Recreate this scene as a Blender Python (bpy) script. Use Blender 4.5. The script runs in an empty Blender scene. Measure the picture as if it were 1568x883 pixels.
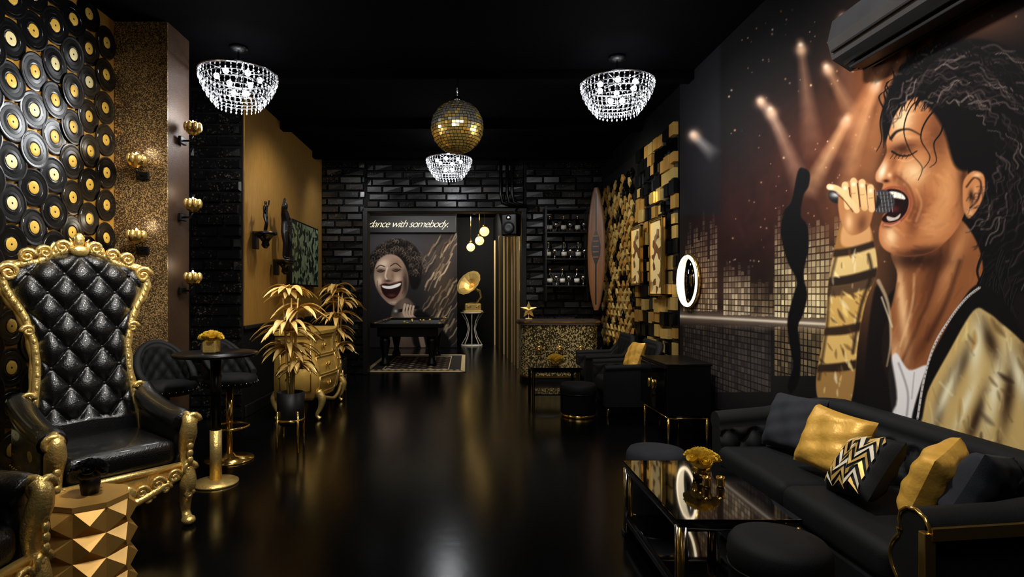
import bpy,bmesh,math,random
import numpy as np
from mathutils import Matrix,Vector
R=random.Random(7)
sc=bpy.context.scene
pi=math.pi
def lin(c):
    return tuple(((x/255)/12.92 if x/255<=.04045 else ((x/255+.055)/1.055)**2.4) for x in c)
# ---------------------------------------------------------------- materials
def mat(name,col,rough=.5,metal=0,var=.15,scale=8,bump=0,bscale=60,emit=None,es=0,coat=0,spec=.5,stretch=(1,1,1)):
    m=bpy.data.materials.new(name);m.use_nodes=True
    nt=m.node_tree;N=nt.nodes;L=nt.links;b=N['Principled BSDF']
    c=lin(col)
    tc=N.new('ShaderNodeTexCoord');mp=N.new('ShaderNodeMapping');mp.inputs['Scale'].default_value=stretch
    L.new(tc.outputs['Object'],mp.inputs[0])
    no=N.new('ShaderNodeTexNoise');no.inputs['Scale'].default_value=scale;no.inputs['Detail'].default_value=4
    L.new(mp.outputs[0],no.inputs['Vector'])
    mx=N.new('ShaderNodeMix');mx.data_type='RGBA'
    mx.inputs[6].default_value=tuple(x*(1-var) for x in c)+(1,)
    mx.inputs[7].default_value=tuple(min(1,x*(1+var)) for x in c)+(1,)
    L.new(no.outputs[0],mx.inputs[0]);L.new(mx.outputs[2],b.inputs['Base Color'])
    b.inputs['Roughness'].default_value=rough;b.inputs['Metallic'].default_value=metal
    b.inputs['Coat Weight'].default_value=coat;b.inputs['Specular IOR Level'].default_value=spec
    if bump:
        n2=N.new('ShaderNodeTexNoise');n2.inputs['Scale'].default_value=bscale;n2.inputs['Detail'].default_value=5
        L.new(mp.outputs[0],n2.inputs['Vector'])
        bp=N.new('ShaderNodeBump');bp.inputs['Strength'].default_value=bump;bp.inputs['Distance'].default_value=.02
        L.new(n2.outputs[0],bp.inputs['Height']);L.new(bp.outputs[0],b.inputs['Normal'])
    if emit:
        b.inputs['Emission Color'].default_value=lin(emit)+(1,);b.inputs['Emission Strength'].default_value=es
    return m
def glitter(name,c1,c2,scale=90,thr=.75,rough=.3,metal=.6,spec=.5,bmp=.8):
    m=bpy.data.materials.new(name);m.use_nodes=True
    nt=m.node_tree;N=nt.nodes;L=nt.links;b=N['Principled BSDF']
    tc=N.new('ShaderNodeTexCoord');vo=N.new('ShaderNodeTexVoronoi');vo.inputs['Scale'].default_value=scale
    L.new(tc.outputs['Object'],vo.inputs['Vector'])
    se=N.new('ShaderNodeSeparateColor');L.new(vo.outputs['Color'],se.inputs[0])
    n=N.new('ShaderNodeTexNoise');n.inputs['Scale'].default_value=3;L.new(tc.outputs['Object'],n.inputs['Vector'])
    ad=N.new('ShaderNodeMath');ad.operation='MULTIPLY_ADD';ad.inputs[1].default_value=.5;L.new(n.outputs[0],ad.inputs[0]);L.new(se.outputs[0],ad.inputs[2])
    dv=N.new('ShaderNodeMath');dv.operation='DIVIDE';dv.inputs[1].default_value=1.5;L.new(ad.outputs[0],dv.inputs[0])
    rp=N.new('ShaderNodeValToRGB');L.new(dv.outputs[0],rp.inputs[0])
    rp.color_ramp.elements[0].position=min(thr/1.5,.97);rp.color_ramp.elements[0].color=lin(c1)+(1,)
    rp.color_ramp.elements[1].position=min(1,(thr+.25)/1.5);rp.color_ramp.elements[1].color=lin(c2)+(1,)
    L.new(rp.outputs[0],b.inputs['Base Color'])
    b.inputs['Roughness'].default_value=rough;b.inputs['Metallic'].default_value=metal;b.inputs['Specular IOR Level'].default_value=spec
    bp=N.new('ShaderNodeBump');bp.inputs['Strength'].default_value=bmp;bp.inputs['Distance'].default_value=.01
    L.new(se.outputs[1],bp.inputs['Height']);L.new(bp.outputs[0],b.inputs['Normal'])
    return m
gold=mat('gold_leaf',(240,200,120),.3,.75,.25,30,.25,90)
goldp=mat('gold_polished',(242,198,108),.16,.95,.08)
goldpl=mat('gold_paint_leaf',(232,194,116),.4,.3,.3,14)
goldcab=mat('gold_cabinet_paint',(222,178,88),.33,.45,.2,10,.1,30)
goldwood=mat('gold_stool',(222,170,88),.3,.5,.2,9)
blk=mat('black_paint',(10,10,11),.5,0,.3,spec=.3)
leather=mat('black_leather',(10,10,11),.26,0,.3,12,.25,120,coat=.25,spec=.55)
velvet=mat('black_velvet',(10,11,13),.7,0,.4,16,.1,200,spec=.25)
velvetg=mat('charcoal_velvet',(40,42,47),.8,0,.3,16,.1,200,spec=.2)
gvelvet=mat('gold_velvet',(224,172,72),.42,.25,.3,14,.25,25)
blkmet=mat('black_metal',(9,9,10),.32,.3,.2,spec=.4)
blkgls=mat('black_glass',(4,4,5),.05,0,.1,coat=.6)
chrome=mat('chrome',(190,190,195),.15,1,.1)
wallm=mat('wall_black_plaster',(6,6,7),.7,0,.3,6,.1,30,spec=.15)
ceilm=mat('ceiling_black',(2,2,3),.95,0,.3,4,spec=.03)
floorm=mat('floor_black_epoxy',(4,4,5),.19,0,.4,2,.03,9,spec=.26)
brickm=glitter('black_glazed_brick',(7,7,8),(78,70,52),60,1.14,.27,.05,.5,1.0)
panelm=mat('gold_silk_panel',(168,126,60),.4,.5,.35,5,.2,60,stretch=(1,8,1.2))
glit=glitter('gold_glitter_tile',(70,52,34),(206,170,112),170,.84,.35,.4)
glitd=mat('bronze_panel',(64,45,30),.5,.4,.25,20,.2,100)
redrose=mat('yellow_petals',(238,196,70),.55,0,.3,30)
blkrose=mat('black_petals',(18,17,19),.6,0,.3,30)
white=mat('warm_white',(230,222,205),.5)
vinyl=mat('vinyl',(6,6,7),.25,0,.2,spec=.5)
label=mat('record_label_gold',(240,188,80),.4,.2,.3,12)
label2=mat('record_label_cream',(244,226,168),.4,.1,.2,12)
recback=mat('gold_backing',(206,154,66),.4,.45,.3,6)

# ---------------------------------------------------------------- mesh builder
I4=Matrix.Identity(4)
def T(x,y,z):return Matrix.Translation((x,y,z))
def RZ(a):return Matrix.Rotation(a,4,'Z')
def RX(a):return Matrix.Rotation(a,4,'X')
def RY(a):return Matrix.Rotation(a,4,'Y')
def S(x,y,z):return Matrix.Diagonal((x,y,z,1))
class MB:
    def __init__(s,name):
        s.name=name;s.v=[];s.f=[];s.m=[];s.s=[];s.mats=[];s.M=I4.copy()
    def add(s,vs,fs,mt,smooth=False,M=None):
        M=s.M@(M or I4);o=len(s.v)
        s.v+= [tuple(M@Vector(p)) for p in vs]
        if mt not in s.mats:s.mats.append(mt)
        k=s.mats.index(mt)
        for f in fs:
            s.f.append([i+o for i in f]);s.m.append(k);s.s.append(smooth)
    def bm(s,b,mt,smooth=False,M=None):
        b.verts.index_update()
        s.add([v.co[:] for v in b.verts],[[v.index for v in f.verts] for f in b.faces],mt,smooth,M);b.free()
    def box(s,c,d,mt,bev=0,M=None,seg=2):
        if bev<=0:
            x,y,z=[k/2 for k in d]
            vs=[(c[0]+a*x,c[1]+b*y,c[2]+e*z) for a in(-1,1) for b in(-1,1) for e in(-1,1)]
            s.add(vs,[(0,1,3,2),(4,6,7,5),(0,4,5,1),(2,3,7,6),(0,2,6,4),(1,5,7,3)],mt,False,M);return
        b=bmesh.new();bmesh.ops.create_cube(b,size=1)
        for v in b.verts:v.co=Vector((v.co.x*d[0]+c[0],v.co.y*d[1]+c[1],v.co.z*d[2]+c[2]))
        bmesh.ops.bevel(b,geom=b.edges[:],offset=min(bev,min(d)*.49),segments=seg,profile=.5,affect='EDGES')
        s.bm(b,mt,seg>2,M)
    def lathe(s,pr,mt,n=24,M=None,smooth=True):
        vs=[];fs=[]
        for r,z in pr:
            for i in range(n):
                a=2*pi*i/n;vs.append((r*math.cos(a),r*math.sin(a),z))
        for j in range(len(pr)-1):
            for i in range(n):
                k=(i+1)%n;fs.append((j*n+i,j*n+k,(j+1)*n+k,(j+1)*n+i))
        if pr[0][0]>.001:fs.append(tuple(range(n))[::-1])
        if pr[-1][0]>.001:fs.append(tuple((len(pr)-1)*n+i for i in range(n)))
        s.add(vs,fs,mt,smooth,M)
    def ell(s,c,r,mt,n=10,m=6,M=None,smooth=True):
        if isinstance(r,(int,float)):r=(r,r,r)
        vs=[];fs=[]
        for j in range(m+1):
            t=-pi/2+pi*j/m
            for i in range(n):
                a=2*pi*i/n;vs.append((c[0]+r[0]*math.cos(t)*math.cos(a),c[1]+r[1]*math.cos(t)*math.sin(a),c[2]+r[2]*math.sin(t)))
        for j in range(m):
            for i in range(n):
                k=(i+1)%n;fs.append((j*n+i,j*n+k,(j+1)*n+k,(j+1)*n+i))
        s.add(vs,fs,mt,smooth,M)
    def tube(s,path,r,mt,n=8,closed=False,M=None,smooth=True,flat=1.0):
        P=[Vector(p) for p in path];K=len(P)
        if isinstance(r,(int,float)):r=[r]*K
        vs=[];fs=[];up=None
        for i in range(K):
            if closed:t=P[(i+1)%K]-P[i-1]
            else:t=P[min(i+1,K-1)]-P[max(i-1,0)]
            if t.length<1e-9:t=Vector((0,0,1))
            t.normalize()
            if up is None:
                up=Vector((0,0,1)) if abs(t.z)<.9 else Vector((1,0,0))
            a=up-t*up.dot(t)
            if a.length<1e-5:a=t.orthogonal()
            a.normalize();up=a;b=t.cross(a)
            for k in range(n):
                q=2*pi*k/n;vs.append(tuple(P[i]+a*math.cos(q)*r[i]+b*math.sin(q)*r[i]*flat))
        for i in range(K if closed else K-1):
            j=(i+1)%K
            for k in range(n):
                l=(k+1)%n;fs.append((i*n+k,i*n+l,j*n+l,j*n+k))
        if not closed:
            fs.append(tuple(range(n))[::-1]);fs.append(tuple((K-1)*n+k for k in range(n)))
        s.add(vs,fs,mt,smooth,M)
    def grid(s,fn,nu,nv,mt,M=None,smooth=True):
        vs=[fn(i/nu,j/nv) for j in range(nv+1) for i in range(nu+1)]
        fs=[(j*(nu+1)+i,j*(nu+1)+i+1,(j+1)*(nu+1)+i+1,(j+1)*(nu+1)+i) for j in range(nv) for i in range(nu)]
        s.add(vs,fs,mt,smooth,M)
    def prism(s,poly,z0,z1,mt,M=None):
        n=len(poly);vs=[(p[0],p[1],z0) for p in poly]+[(p[0],p[1],z1) for p in poly]
        fs=[tuple(range(n))[::-1],tuple(range(n,2*n))]+[(i,(i+1)%n,n+(i+1)%n,n+i) for i in range(n)]
        s.add(vs,fs,mt,False,M)
    def curl(s,M,r,mt,turns=1.4,w=.02,n=18,tail=None):
        p=[]
        for i in range(n+1):
            t=i/n;a=t*turns*2*pi;q=r*(1-t*.85);p.append((q*math.cos(a),0,q*math.sin(a)))
        if tail:p=[tail]+p
        rr=[w*(1-.45*i/len(p)) for i in range(len(p))]
        s.tube(p,rr,mt,7,M=M);s.ell(p[-1],w*.9,mt,8,5,M=M)
    def done(s,loc=(0,0,0),rot=0,parent=None):
        me=bpy.data.meshes.new(s.name);me.from_pydata(s.v,[],s.f)
        for m in s.mats:me.materials.append(m)
        me.polygons.foreach_set('material_index',s.m);me.polygons.foreach_set('use_smooth',s.s);me.update()
        o=bpy.data.objects.new(s.name,me);sc.collection.objects.link(o)
        o.location=loc;o.rotation_euler=(0,0,rot)
        if parent:o.parent=parent
        return o
def lerpl(t,xs,ys):return float(np.interp(t,xs,ys))
def tuft(p,a,b):
    u=p[0]/a;v=p[1]/b
    return (abs(math.sin(pi*(u+v)))*abs(math.sin(pi*(u-v))))**.38

# ---------------------------------------------------------------- room shell
H=3.95
b=MB('floor');b.box((-.4,7.6,-.05),(7.2,20,.1),floorm);b.done()
b=MB('ceiling');b.box((-.4,4.4,H+.05),(7.2,12.4,.1),ceilm)
for y in (6.3,8.2,9.9):b.box((-.1,y,H-.05),(5.4,.16,.12),ceilm)
b.done()
b=MB('wall_front');b.box((-.4,-1.5,2),(7.2,.1,4),wallm);b.done()
def bricks(b,M,W,Hh,row=.135,ln=.36):
    rows=int(Hh/row)
    for j in range(rows):
        x=-(ln/2 if j%2 else 0)-R.uniform(0,.08)
        while x<W:
            l2=ln*R.uniform(.8,1.15)
            x0=max(x,0)+.006;x1=min(x+l2,W)-.006
            x+=l2
            if x1-x0<.05:continue
            z0=j*row+.008+R.uniform(-.003,.003);z1=(j+1)*row-.008+R.uniform(-.003,.003)
            d=R.uniform(.02,.055);k=.014;e=R.uniform(-.012,.012);g=R.uniform(-.01,.01)
            vs=[(x0,0,z0),(x1,0,z0),(x1,0,z1),(x0,0,z1),(x0+k,-d-e,z0+k),(x1-k,-d+e,z0+k),(x1-k,-d+e*.5-g,z1-k),(x0+k,-d-e*.5-g,z1-k)]
            b.add(vs,[(4,5,6,7),(0,1,5,4),(1,2,6,5),(2,3,7,6),(3,0,4,7)],brickm,False,M)
b=MB('wall_back')
b.box((-2.4,10.6,2),(1.1,.2,4),wallm);b.box((1.85,10.6,2),(1.62,.2,4),wallm);b.box((-.4,10.6,3.5),(2.9,.2,1),wallm)
bricks(b,T(-2.69,10.5,0),.82,H);bricks(b,T(1.08,10.5,0),1.42,H);bricks(b,T(-1.85,10.5,3.06),2.9,.89)
b.done()
b=MB('trim_opening')
b.box((-1.87,10.56,1.5),(.09,.3,3.0),blk,.01);b.box((1.05,10.56,1.5),(.09,.3,3.0),blk,.01);b.box((-.4,10.56,3.02),(3.0,.3,.07),blk,.01)
b.done()
b=MB('wall_left')
b.box((-3.3,1.8,2),(.2,6.7,4),wallm)
b.box((-3.2,5.345,2),(.98,.39,4),glitd)
b.box((-3.4,6.2,2),(.2,1.4,4),wallm)
b.box((-3.0,8.66,2),(.62,3.72,4),wallm)
bricks(b,T(-3.3,6.8,0),.61,H)
b.box((-2.955,5.146,2),(.49,.012,H),glit)
b.box((-2.684,8.65,2.52),(.02,3.62,2.85),panelm)
b.box((-2.672,8.65,1.08),(.04,3.64,.05),blk,.01)
b.done()
b=MB('baseboard_left');b.box((-2.67,8.65,.07),(.03,3.6,.14),blk,.008);b.done()
b=MB('wall_right');b.box((2.62,4.5,2),(.2,12.2,4),wallm);b.done()
b=MB('baseboard_right');b.box((2.505,4.5,.07),(.03,12,.14),blk,.008);b.done()

# records wall
b=MB('vinyl_record_display')
b.box((-3.195,3.2,2),(.012,3.86,3.9),recback)
col=0;y=1.5
while y<5.05:
    z=.12+(.146 if col%2 else 0)
    while z<3.9:
        M=T(-3.183+R.uniform(0,.012)+(.006 if col%2 else 0),y+R.uniform(-.008,.008),z+R.uniform(-.006,.006))@RZ(R.uniform(-.06,.06))@RY(pi/2+R.uniform(-.06,.06))
        k=.955
        pr=[(.143*k,0),(.145*k,.003),(.135*k,.004),(.118*k,.0025),(.116*k,.0045),(.09*k,.0045),(.088*k,.003),(.06,.0045),(.052,.003),(.049,.005)]
        b.lathe(pr,vinyl,28,M,False)
        b.lathe([(.048,.0052),(.046,.0062),(.02,.0062)],label2 if R.random()<.22 else label,16,M)
        b.lathe([(.008,.0064),(.004,.0072)],blk,8,M)
        z+=.286
    y+=.205;col+=1
b.done()

# ---------------------------------------------------------------- painter (murals: colours stored per vertex on flat wall panels)
def cat(P,closed=True,k=6):
    n=len(P);o=[]
    P=[np.array(p,float) for p in P]
    for i in range(n if closed else n-1):
        if closed:a,b_,c,d=P[i-1],P[i],P[(i+1)%n],P[(i+2)%n]
        else:a,b_,c,d=P[max(i-1,0)],P[i],P[i+1],P[min(i+2,n-1)]
        for j in range(k):
            t=j/k;o.append(.5*((2*b_)+(-a+c)*t+(2*a-5*b_+4*c-d)*t*t+(-a+3*b_-3*c+d)*t**3))
    if not closed:o.append(P[-1])
    return np.array(o)
class Paint:
    def __init__(s,U,V,base):
        s.U=U.ravel();s.V=V.ravel();s.C=np.zeros((s.U.size,3));s.C[:]=np.array(base)/255
    def _mix(s,idx,a,col):
        a=a[:,None];s.C[idx]=s.C[idx]*(1-a)+np.array(col)/255*a
    def poly(s,P,col,soft=1.5,a=1,sm=True,clip=None):
        P=cat(P) if sm else np.array(P,float)
        m=soft+1
        idx=np.nonzero((s.U>P[:,0].min()-m)&(s.U<P[:,0].max()+m)&(s.V>P[:,1].min()-m)&(s.V<P[:,1].max()+m))[0]
        u=s.U[idx];v=s.V[idx];ins=np.zeros(u.size,bool);d2=np.full(u.size,1e9)
        n=len(P)
        for i in range(n):
            x1,y1=P[i];x2,y2=P[(i+1)%n]
            dy=y2-y1;dx=x2-x1
            if dy!=0:
                c=((y1>v)!=(y2>v))&(u<dx*(v-y1)/dy+x1);ins^=c
            L=dx*dx+dy*dy+1e-9
            t=np.clip(((u-x1)*dx+(v-y1)*dy)/L,0,1)
            d2=np.minimum(d2,(u-x1-t*dx)**2+(v-y1-t*dy)**2)
        sd=np.sqrt(d2)*np.where(ins,1,-1)
        al=np.clip(.5+sd/(2*soft),0,1)*a
        if clip is not None:al=al*clip[idx]
        s._mix(idx,al,col)
        full=np.zeros(s.U.size);full[idx]=al/a;return full
    def line(s,P,w,col,a=1,soft=1,sm=True,clip=None,w2=None):
        P=cat(P,False) if sm else np.array(P,float)
        m=max(w,w2 or 0)+soft+1
        idx=np.nonzero((s.U>P[:,0].min()-m)&(s.U<P[:,0].max()+m)&(s.V>P[:,1].min()-m)&(s.V<P[:,1].max()+m))[0]
        u=s.U[idx];v=s.V[idx];al=np.zeros(u.size);n=len(P)-1
        for i in range(n):
            x1,y1=P[i];x2,y2=P[i+1];dx=x2-x1;dy=y2-y1;L=dx*dx+dy*dy+1e-9
            t=np.clip(((u-x1)*dx+(v-y1)*dy)/L,0,1)
            d=np.sqrt((u-x1-t*dx)**2+(v-y1-t*dy)**2)
            ww=w if w2 is None else w+(w2-w)*(i+.5)/n
            al=np.maximum(al,np.clip((ww/2-d)/soft+.5,0,1))
        al*=a
        if clip is not None:al=al*clip[idx]
        s._mix(idx,al,col)
    def blob(s,cx,cy,rx,ry,col,a=1,ang=0,clip=None):
        R_=max(rx,ry)*2.6
        idx=np.nonzero((abs(s.U-cx)<R_)&(abs(s.V-cy)<R_))[0]
        u=s.U[idx]-cx;v=s.V[idx]-cy;c=math.cos(ang);n=math.sin(ang)
        p=(u*c+v*n)/rx;q=(-u*n+v*c)/ry
        al=np.exp(-(p*p+q*q))*a
        if clip is not None:al=al*clip[idx]
        s._mix(idx,al,col)
    def brush(s,clip,x0,x1,y0,y1,n,ang,ln,w,jit,a=.35,spread=.4):
        # painterly strokes that jitter the colour already on the wall
        for i in range(n):
            x=R.uniform(x0,x1);y=R.uniform(y0,y1)
            k=np.nonzero((abs(s.U-x)<1.2)&(abs(s.V-y)<3))[0]
            if len(k)==0 or (clip is not None and clip[k[0]]<.5):continue
            c=s.C[k[0]]*255*(1+R.uniform(-jit,jit));t=(ang(x,y) if callable(ang) else ang)+R.uniform(-spread,spread);l=R.uniform(.5,1)*ln
            bx=R.uniform(-.3,.3)*l
            s.line([(x-l*math.cos(t),y-l*math.sin(t)),(x-bx*math.sin(t)*.3,y+bx*math.cos(t)*.3),(x+l*math.cos(t),y+l*math.sin(t))],R.uniform(.6,1)*w,tuple(np.clip(c,0,255)),a,w*.6,clip=clip)
def paintmat(name,rough=.8):
    m=bpy.data.materials.new(name);m.use_nodes=True;N=m.node_tree.nodes;L=m.node_tree.links;b=N['Principled BSDF']
    at=N.new('ShaderNodeAttribute');at.attribute_name='Col';L.new(at.outputs['Color'],b.inputs['Base Color'])
    b.inputs['Roughness'].default_value=rough;b.inputs['Specular IOR Level'].default_value=.12;return m
def painted(name,X,Y,Z,C,shape):
    r,c=shape
    vs=np.stack([X.ravel(),Y.ravel(),Z.ravel()],1)
    i=np.arange(r*c).reshape(r,c)
    f=np.stack([i[:-1,:-1].ravel(),i[:-1,1:].ravel(),i[1:,1:].ravel(),i[1:,:-1].ravel()],1)
    me=bpy.data.meshes.new(name);me.from_pydata(vs.tolist(),[],f.tolist())
    at=me.color_attributes.new('Col','FLOAT_COLOR','POINT')
    C=np.clip(C,0,1);C=np.where(C<=.04045,C/12.92,((C+.055)/1.055)**2.4)
    at.data.foreach_set('color',np.concatenate([C,np.ones((len(C),1))],1).astype(np.float32).ravel())
    me.materials.append(paintmat(name+'_paint'))
    o=bpy.data.objects.new(name,me);sc.collection.objects.link(o);return o

# ---- singer mural on right wall. (u,v) = tracing coordinates of the artwork, mapped to wall metres
XW=2.49
us=np.arange(1041,1760,.8);ys=XW*870/(us-715)
zs=np.linspace(.35,3.94,660)
YY,ZZ=np.meshgrid(ys,zs);UU=715+XW*870/YY;VV=448-(ZZ-1.5)*870/YY
p=Paint(UU,VV,(7,5,6))
Yf=YY.ravel();Zf=ZZ.ravel()
p.blob(1260,240,90,100,(96,46,28),.7)
p.blob(1335,130,60,90,(140,78,42),.8);p.blob(1180,330,80,90,(60,28,22),.7)
p.blob(1140,570,110,60,(46,40,42),.6);p.blob(1330,420,50,120,(140,88,52),.6);p.blob(1080,420,40,70,(66,32,24),.5)
p.blob(1480,30,110,36,(100,62,44),.7);p.blob(1300,330,50,60,(120,70,42),.6);p.blob(1120,330,50,60,(50,24,22),.6);p.blob(1330,230,30,90,(140,84,50),.5)
p.brush(None,1110,1350,20,400,260,-1.2,26,9,.5,.22,.8)
p.poly([(1030,40),(1103,40),(1103,330),(1030,330)],(22,21,24),3,.75,False)
def beam(x0,y0,x1,y1,w,col,a):
    dx=x1-x0;dy=y1-y0;l=math.hypot(dx,dy);nx=-dy/l;ny=dx/l
    for k in range(6):
        f_=1-.15*k;g=1-.1*k
        p.poly([(x0-nx*1.5,y0-ny*1.5),(x0+nx*1.5,y0+ny*1.5),(x0+dx*f_+nx*w*f_*g,y0+dy*f_+ny*w*f_*g),(x0+dx*f_-nx*w*f_*g,y0+dy*f_-ny*w*f_*g)],col,7,a*.36,False)
    p.blob(x0+dx*.04,y0+dy*.04,4,4,(255,244,225),.95);p.blob(x0+dx*.08,y0+dy*.08,9,9,(230,184,150),.8)
for q in [(1225,62,1246,240,17,(176,128,100),.4),(1177,162,1235,300,16,(190,146,120),.45),(1263,98,1325,210,15,(190,140,104),.45),
          (1300,178,1236,296,13,(230,180,130),.65),(1370,70,1280,240,20,(210,140,90),.6),(1163,152,1200,210,8,(200,170,150),.4),(1060,205,1094,238,9,(180,172,166),.55),
          (1390,60,1310,300,24,(190,122,74),.6),(1290,20,1300,170,16,(110,72,58),.4),(1345,120,1290,290,12,(230,166,112),.55),(1440,20,1400,110,14,(170,110,70),.5)]:beam(*q)
for i in range(210):
    x=R.uniform(1110,1560);y=R.uniform(15,430);s_=R.uniform(.6,1.7);p.blob(x,y,s_,s_,R.choice([(240,200,170),(210,150,110)]),R.uniform(.3,.95))
def wins(u0,u1,v0,v1,col,a,pu=.085,pz=.075,rag=0):
    # LED equaliser squares: columns end at uneven heights, brightness fades out upward
    cy=np.floor(Yf/pu);h=np.sin(cy*91.7)*4375.5;h=h-np.floor(h)
    fy=(Yf/pu)%1;fz=(Zf/pz)%1
    k=(p.U>u0)&(p.U<u1)&(p.V>v0+rag*h*(v1-v0))&(p.V<v1)&(fy>.2)&(fz>.2)
    idx=np.nonzero(k)[0];rr=np.sin(cy[idx]*12.9+np.floor(Zf[idx]/pz)*78.2)*43758.5;rr=rr-np.floor(rr)
    g=np.clip((p.V[idx]-v0)/(v1-v0),0,1)**.8 if rag else 1
    p._mix(idx,a*(.35+.65*rr)*g,col)
p.blob(1240,450,50,50,(170,130,80),.45);p.blob(1128,455,26,34,(150,110,76),.4);p.blob(1072,445,26,40,(150,110,76),.35)
wins(1186,1292,310,486,(255,234,180),1,.05,.048,.4)
wins(1106,1150,396,482,(255,232,190),.95,.06,.055,.3);wins(1045,1098,320,476,(246,214,164),.85,.06,.055,.5);wins(1150,1186,416,484,(226,190,140),.6,.06,.055,.5)
wins(1186,1262,500,575,(220,186,124),.55,.05,.048);wins(1045,1180,498,600,(160,144,124),.35,.06,.055)
p.line([(1041,484),(1120,488),(1280,497)],4,(255,246,226),.9,3,False)
p.line([(1041,484),(1120,488),(1280,497)],20,(200,176,150),.4,12,False)
p.poly([(1222,262),(1232,258),(1240,266),(1238,285),(1230,300),(1226,330),(1236,345),(1238,380),(1230,420),(1236,450),(1230,480),(1222,500),(1226,540),(1224,580),(1212,602),(1206,590),(1214,560),(1208,520),(1206,490),(1214,455),(1220,430),(1206,400),(1196,360),(1200,325),(1212,308)],(4,3,4),1.3)
def crumple(clip,x0,x1,y0,y1,n,ang,cols,sz=(2.5,9),soft=1.6):
    for i in range(n):
        x=R.uniform(x0,x1);y=R.uniform(y0,y1);l=R.uniform(*sz);a=ang+R.uniform(-.6,.6)
        dx=l*math.cos(a);dy=l*math.sin(a);w=l*R.uniform(.2,.4);nx=-math.sin(a)*w;ny=math.cos(a)*w
        p.poly([(x-dx,y-dy),(x+nx,y+ny),(x+dx,y+dy),(x-nx*.5,y-ny*.5)],R.choice(cols),soft,R.uniform(.45,.9),True,clip)
# --- hair
hair=[(1362,225),(1350,195),(1352,165),(1364,128),(1384,98),(1418,74),(1465,62),(1515,62),(1560,80),(1620,120),(1680,230),(1700,420),(1660,520),(1600,478),(1572,505),(1545,470),(1515,430),(1490,380),(1450,330),(1420,240),(1400,180)]
hm=p.poly(hair,(10,8,9),2.5)
p.poly([(1335,640),(1330,560),(1345,500),(1362,450),(1400,430),(1470,420),(1530,430),(1600,470),(1700,520),(1760,620),(1760,760),(1335,760)],(20,15,14),2)
nk=p.poly([(1368,375),(1374,420),(1366,465),(1352,510),(1352,560),(1372,600),(1408,590),(1440,540),(1476,470),(1505,420),(1490,360),(1450,330)],(146,88,50),1.5)
p.blob(1382,470,8,80,(246,194,140),.9,-.1,nk);p.blob(1430,420,14,70,(84,44,26),.8,.35,nk);p.blob(1460,400,10,60,(214,148,96),.75,.4,nk)
p.blob(1405,398,46,15,(40,20,13),.92,0,nk);p.blob(1370,545,12,30,(240,188,138),.7,0,nk);p.blob(1418,520,9,50,(90,48,28),.8,.5,nk)
p.line([(1440,390),(1425,450),(1396,520),(1380,556)],4,(70,36,22),.6,5,clip=nk);p.line([(1400,420),(1396,470),(1378,530)],3,(248,202,152),.6,4,clip=nk)
p.line([(1470,400),(1450,460),(1420,520)],6,(56,30,18),.6,6,clip=nk)
p.brush(nk,1352,1505,370,600,130,1.9,16,5,.2,.35,.3)
face=[(1408,148),(1385,158),(1370,178),(1362,200),(1357,218),(1358,232),(1350,250),(1341,266),(1342,277),(1352,281),(1350,290),(1346,297),(1358,300),(1362,316),(1352,330),(1350,338),(1346,352),(1347,370),(1358,384),(1385,392),(1420,388),(1450,368),(1472,338),(1482,300),(1478,240),(1455,190),(1430,160)]
fc=p.poly(face,(192,120,72),1.2)
p.blob(1382,184,15,28,(255,222,174),.92,.3,fc);p.blob(1400,264,20,18,(255,214,160),.88,0,fc);p.blob(1351,262,6,14,(255,236,202),.95,.3,fc)
p.blob(1436,205,22,46,(104,58,34),.85,0,fc);p.blob(1382,228,23,9,(60,30,18),.92,-.2,fc);p.blob(1446,300,16,54,(232,166,106),.75,.2,fc)
p.blob(1403,332,11,34,(104,54,32),.85,.3,fc);p.blob(1364,362,10,15,(255,216,166),.88,0,fc);p.blob(1412,386,48,9,(60,30,20),.9,-.15,fc)
p.blob(1476,262,9,70,(60,30,18),.8,0,fc);p.blob(1428,345,18,15,(220,154,100),.7,0,fc);p.blob(1384,287,6,22,(116,62,38),.7,-.5,fc)
p.blob(1424,302,14,9,(160,96,58),.6,0,fc);p.blob(1369,248,5,11,(124,70,42),.65,.4,fc);p.blob(1395,210,14,3.5,(236,178,124),.6,.1,fc);p.blob(1360,346,9,3.5,(90,44,30),.75,0,fc)
p.blob(1414,242,12,8,(214,146,94),.5,0,fc);p.blob(1425,272,10,20,(186,118,70),.4,.3,fc)
def fang(x,y):return math.atan2(y-290,x-1420)+pi/2
p.brush(fc,1340,1482,150,392,230,fang,11,5,.14,.35,.35)
p.line([(1364,212),(1374,201),(1392,198),(1410,207)],5,(20,12,10),.9,2.4,w2=1.5)
p.line([(1366,232),(1378,238),(1392,238),(1404,231)],3.4,(10,6,6),.95,1.4,w2=1.5)
p.line([(1374,244),(1388,247),(1400,242)],1.8,(236,180,130),.6,1.4)
for k in range(5):p.line([(1368+k*6,236),(1363+k*6,243)],1,(12,7,6),.8,.8,False)
p.blob(1357,277,5,2.6,(30,12,8),.95);p.blob(1370,271,4,7,(110,56,34),.65,0,fc);p.blob(1362,268,3.5,3.5,(255,218,172),.75,0,fc)
p.line([(1374,270),(1392,286),(1400,312),(1392,334)],3,(96,50,32),.6,4)
p.line([(1403,290),(1411,312),(1403,338)],3,(240,178,124),.5,4)
mo=p.poly([(1350,296),(1362,289),(1380,292),(1391,305),(1388,324),(1375,338),(1358,341),(1350,335),(1362,320),(1360,306)],(24,6,7),1)
p.poly([(1355,297),(1366,293),(1381,297),(1386,305),(1372,303),(1359,303)],(250,244,232),.8)
for k in range(4):p.line([(1362+k*6,294),(1362+k*6,303)],.6,(150,130,120),.5,.6,False)
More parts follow.
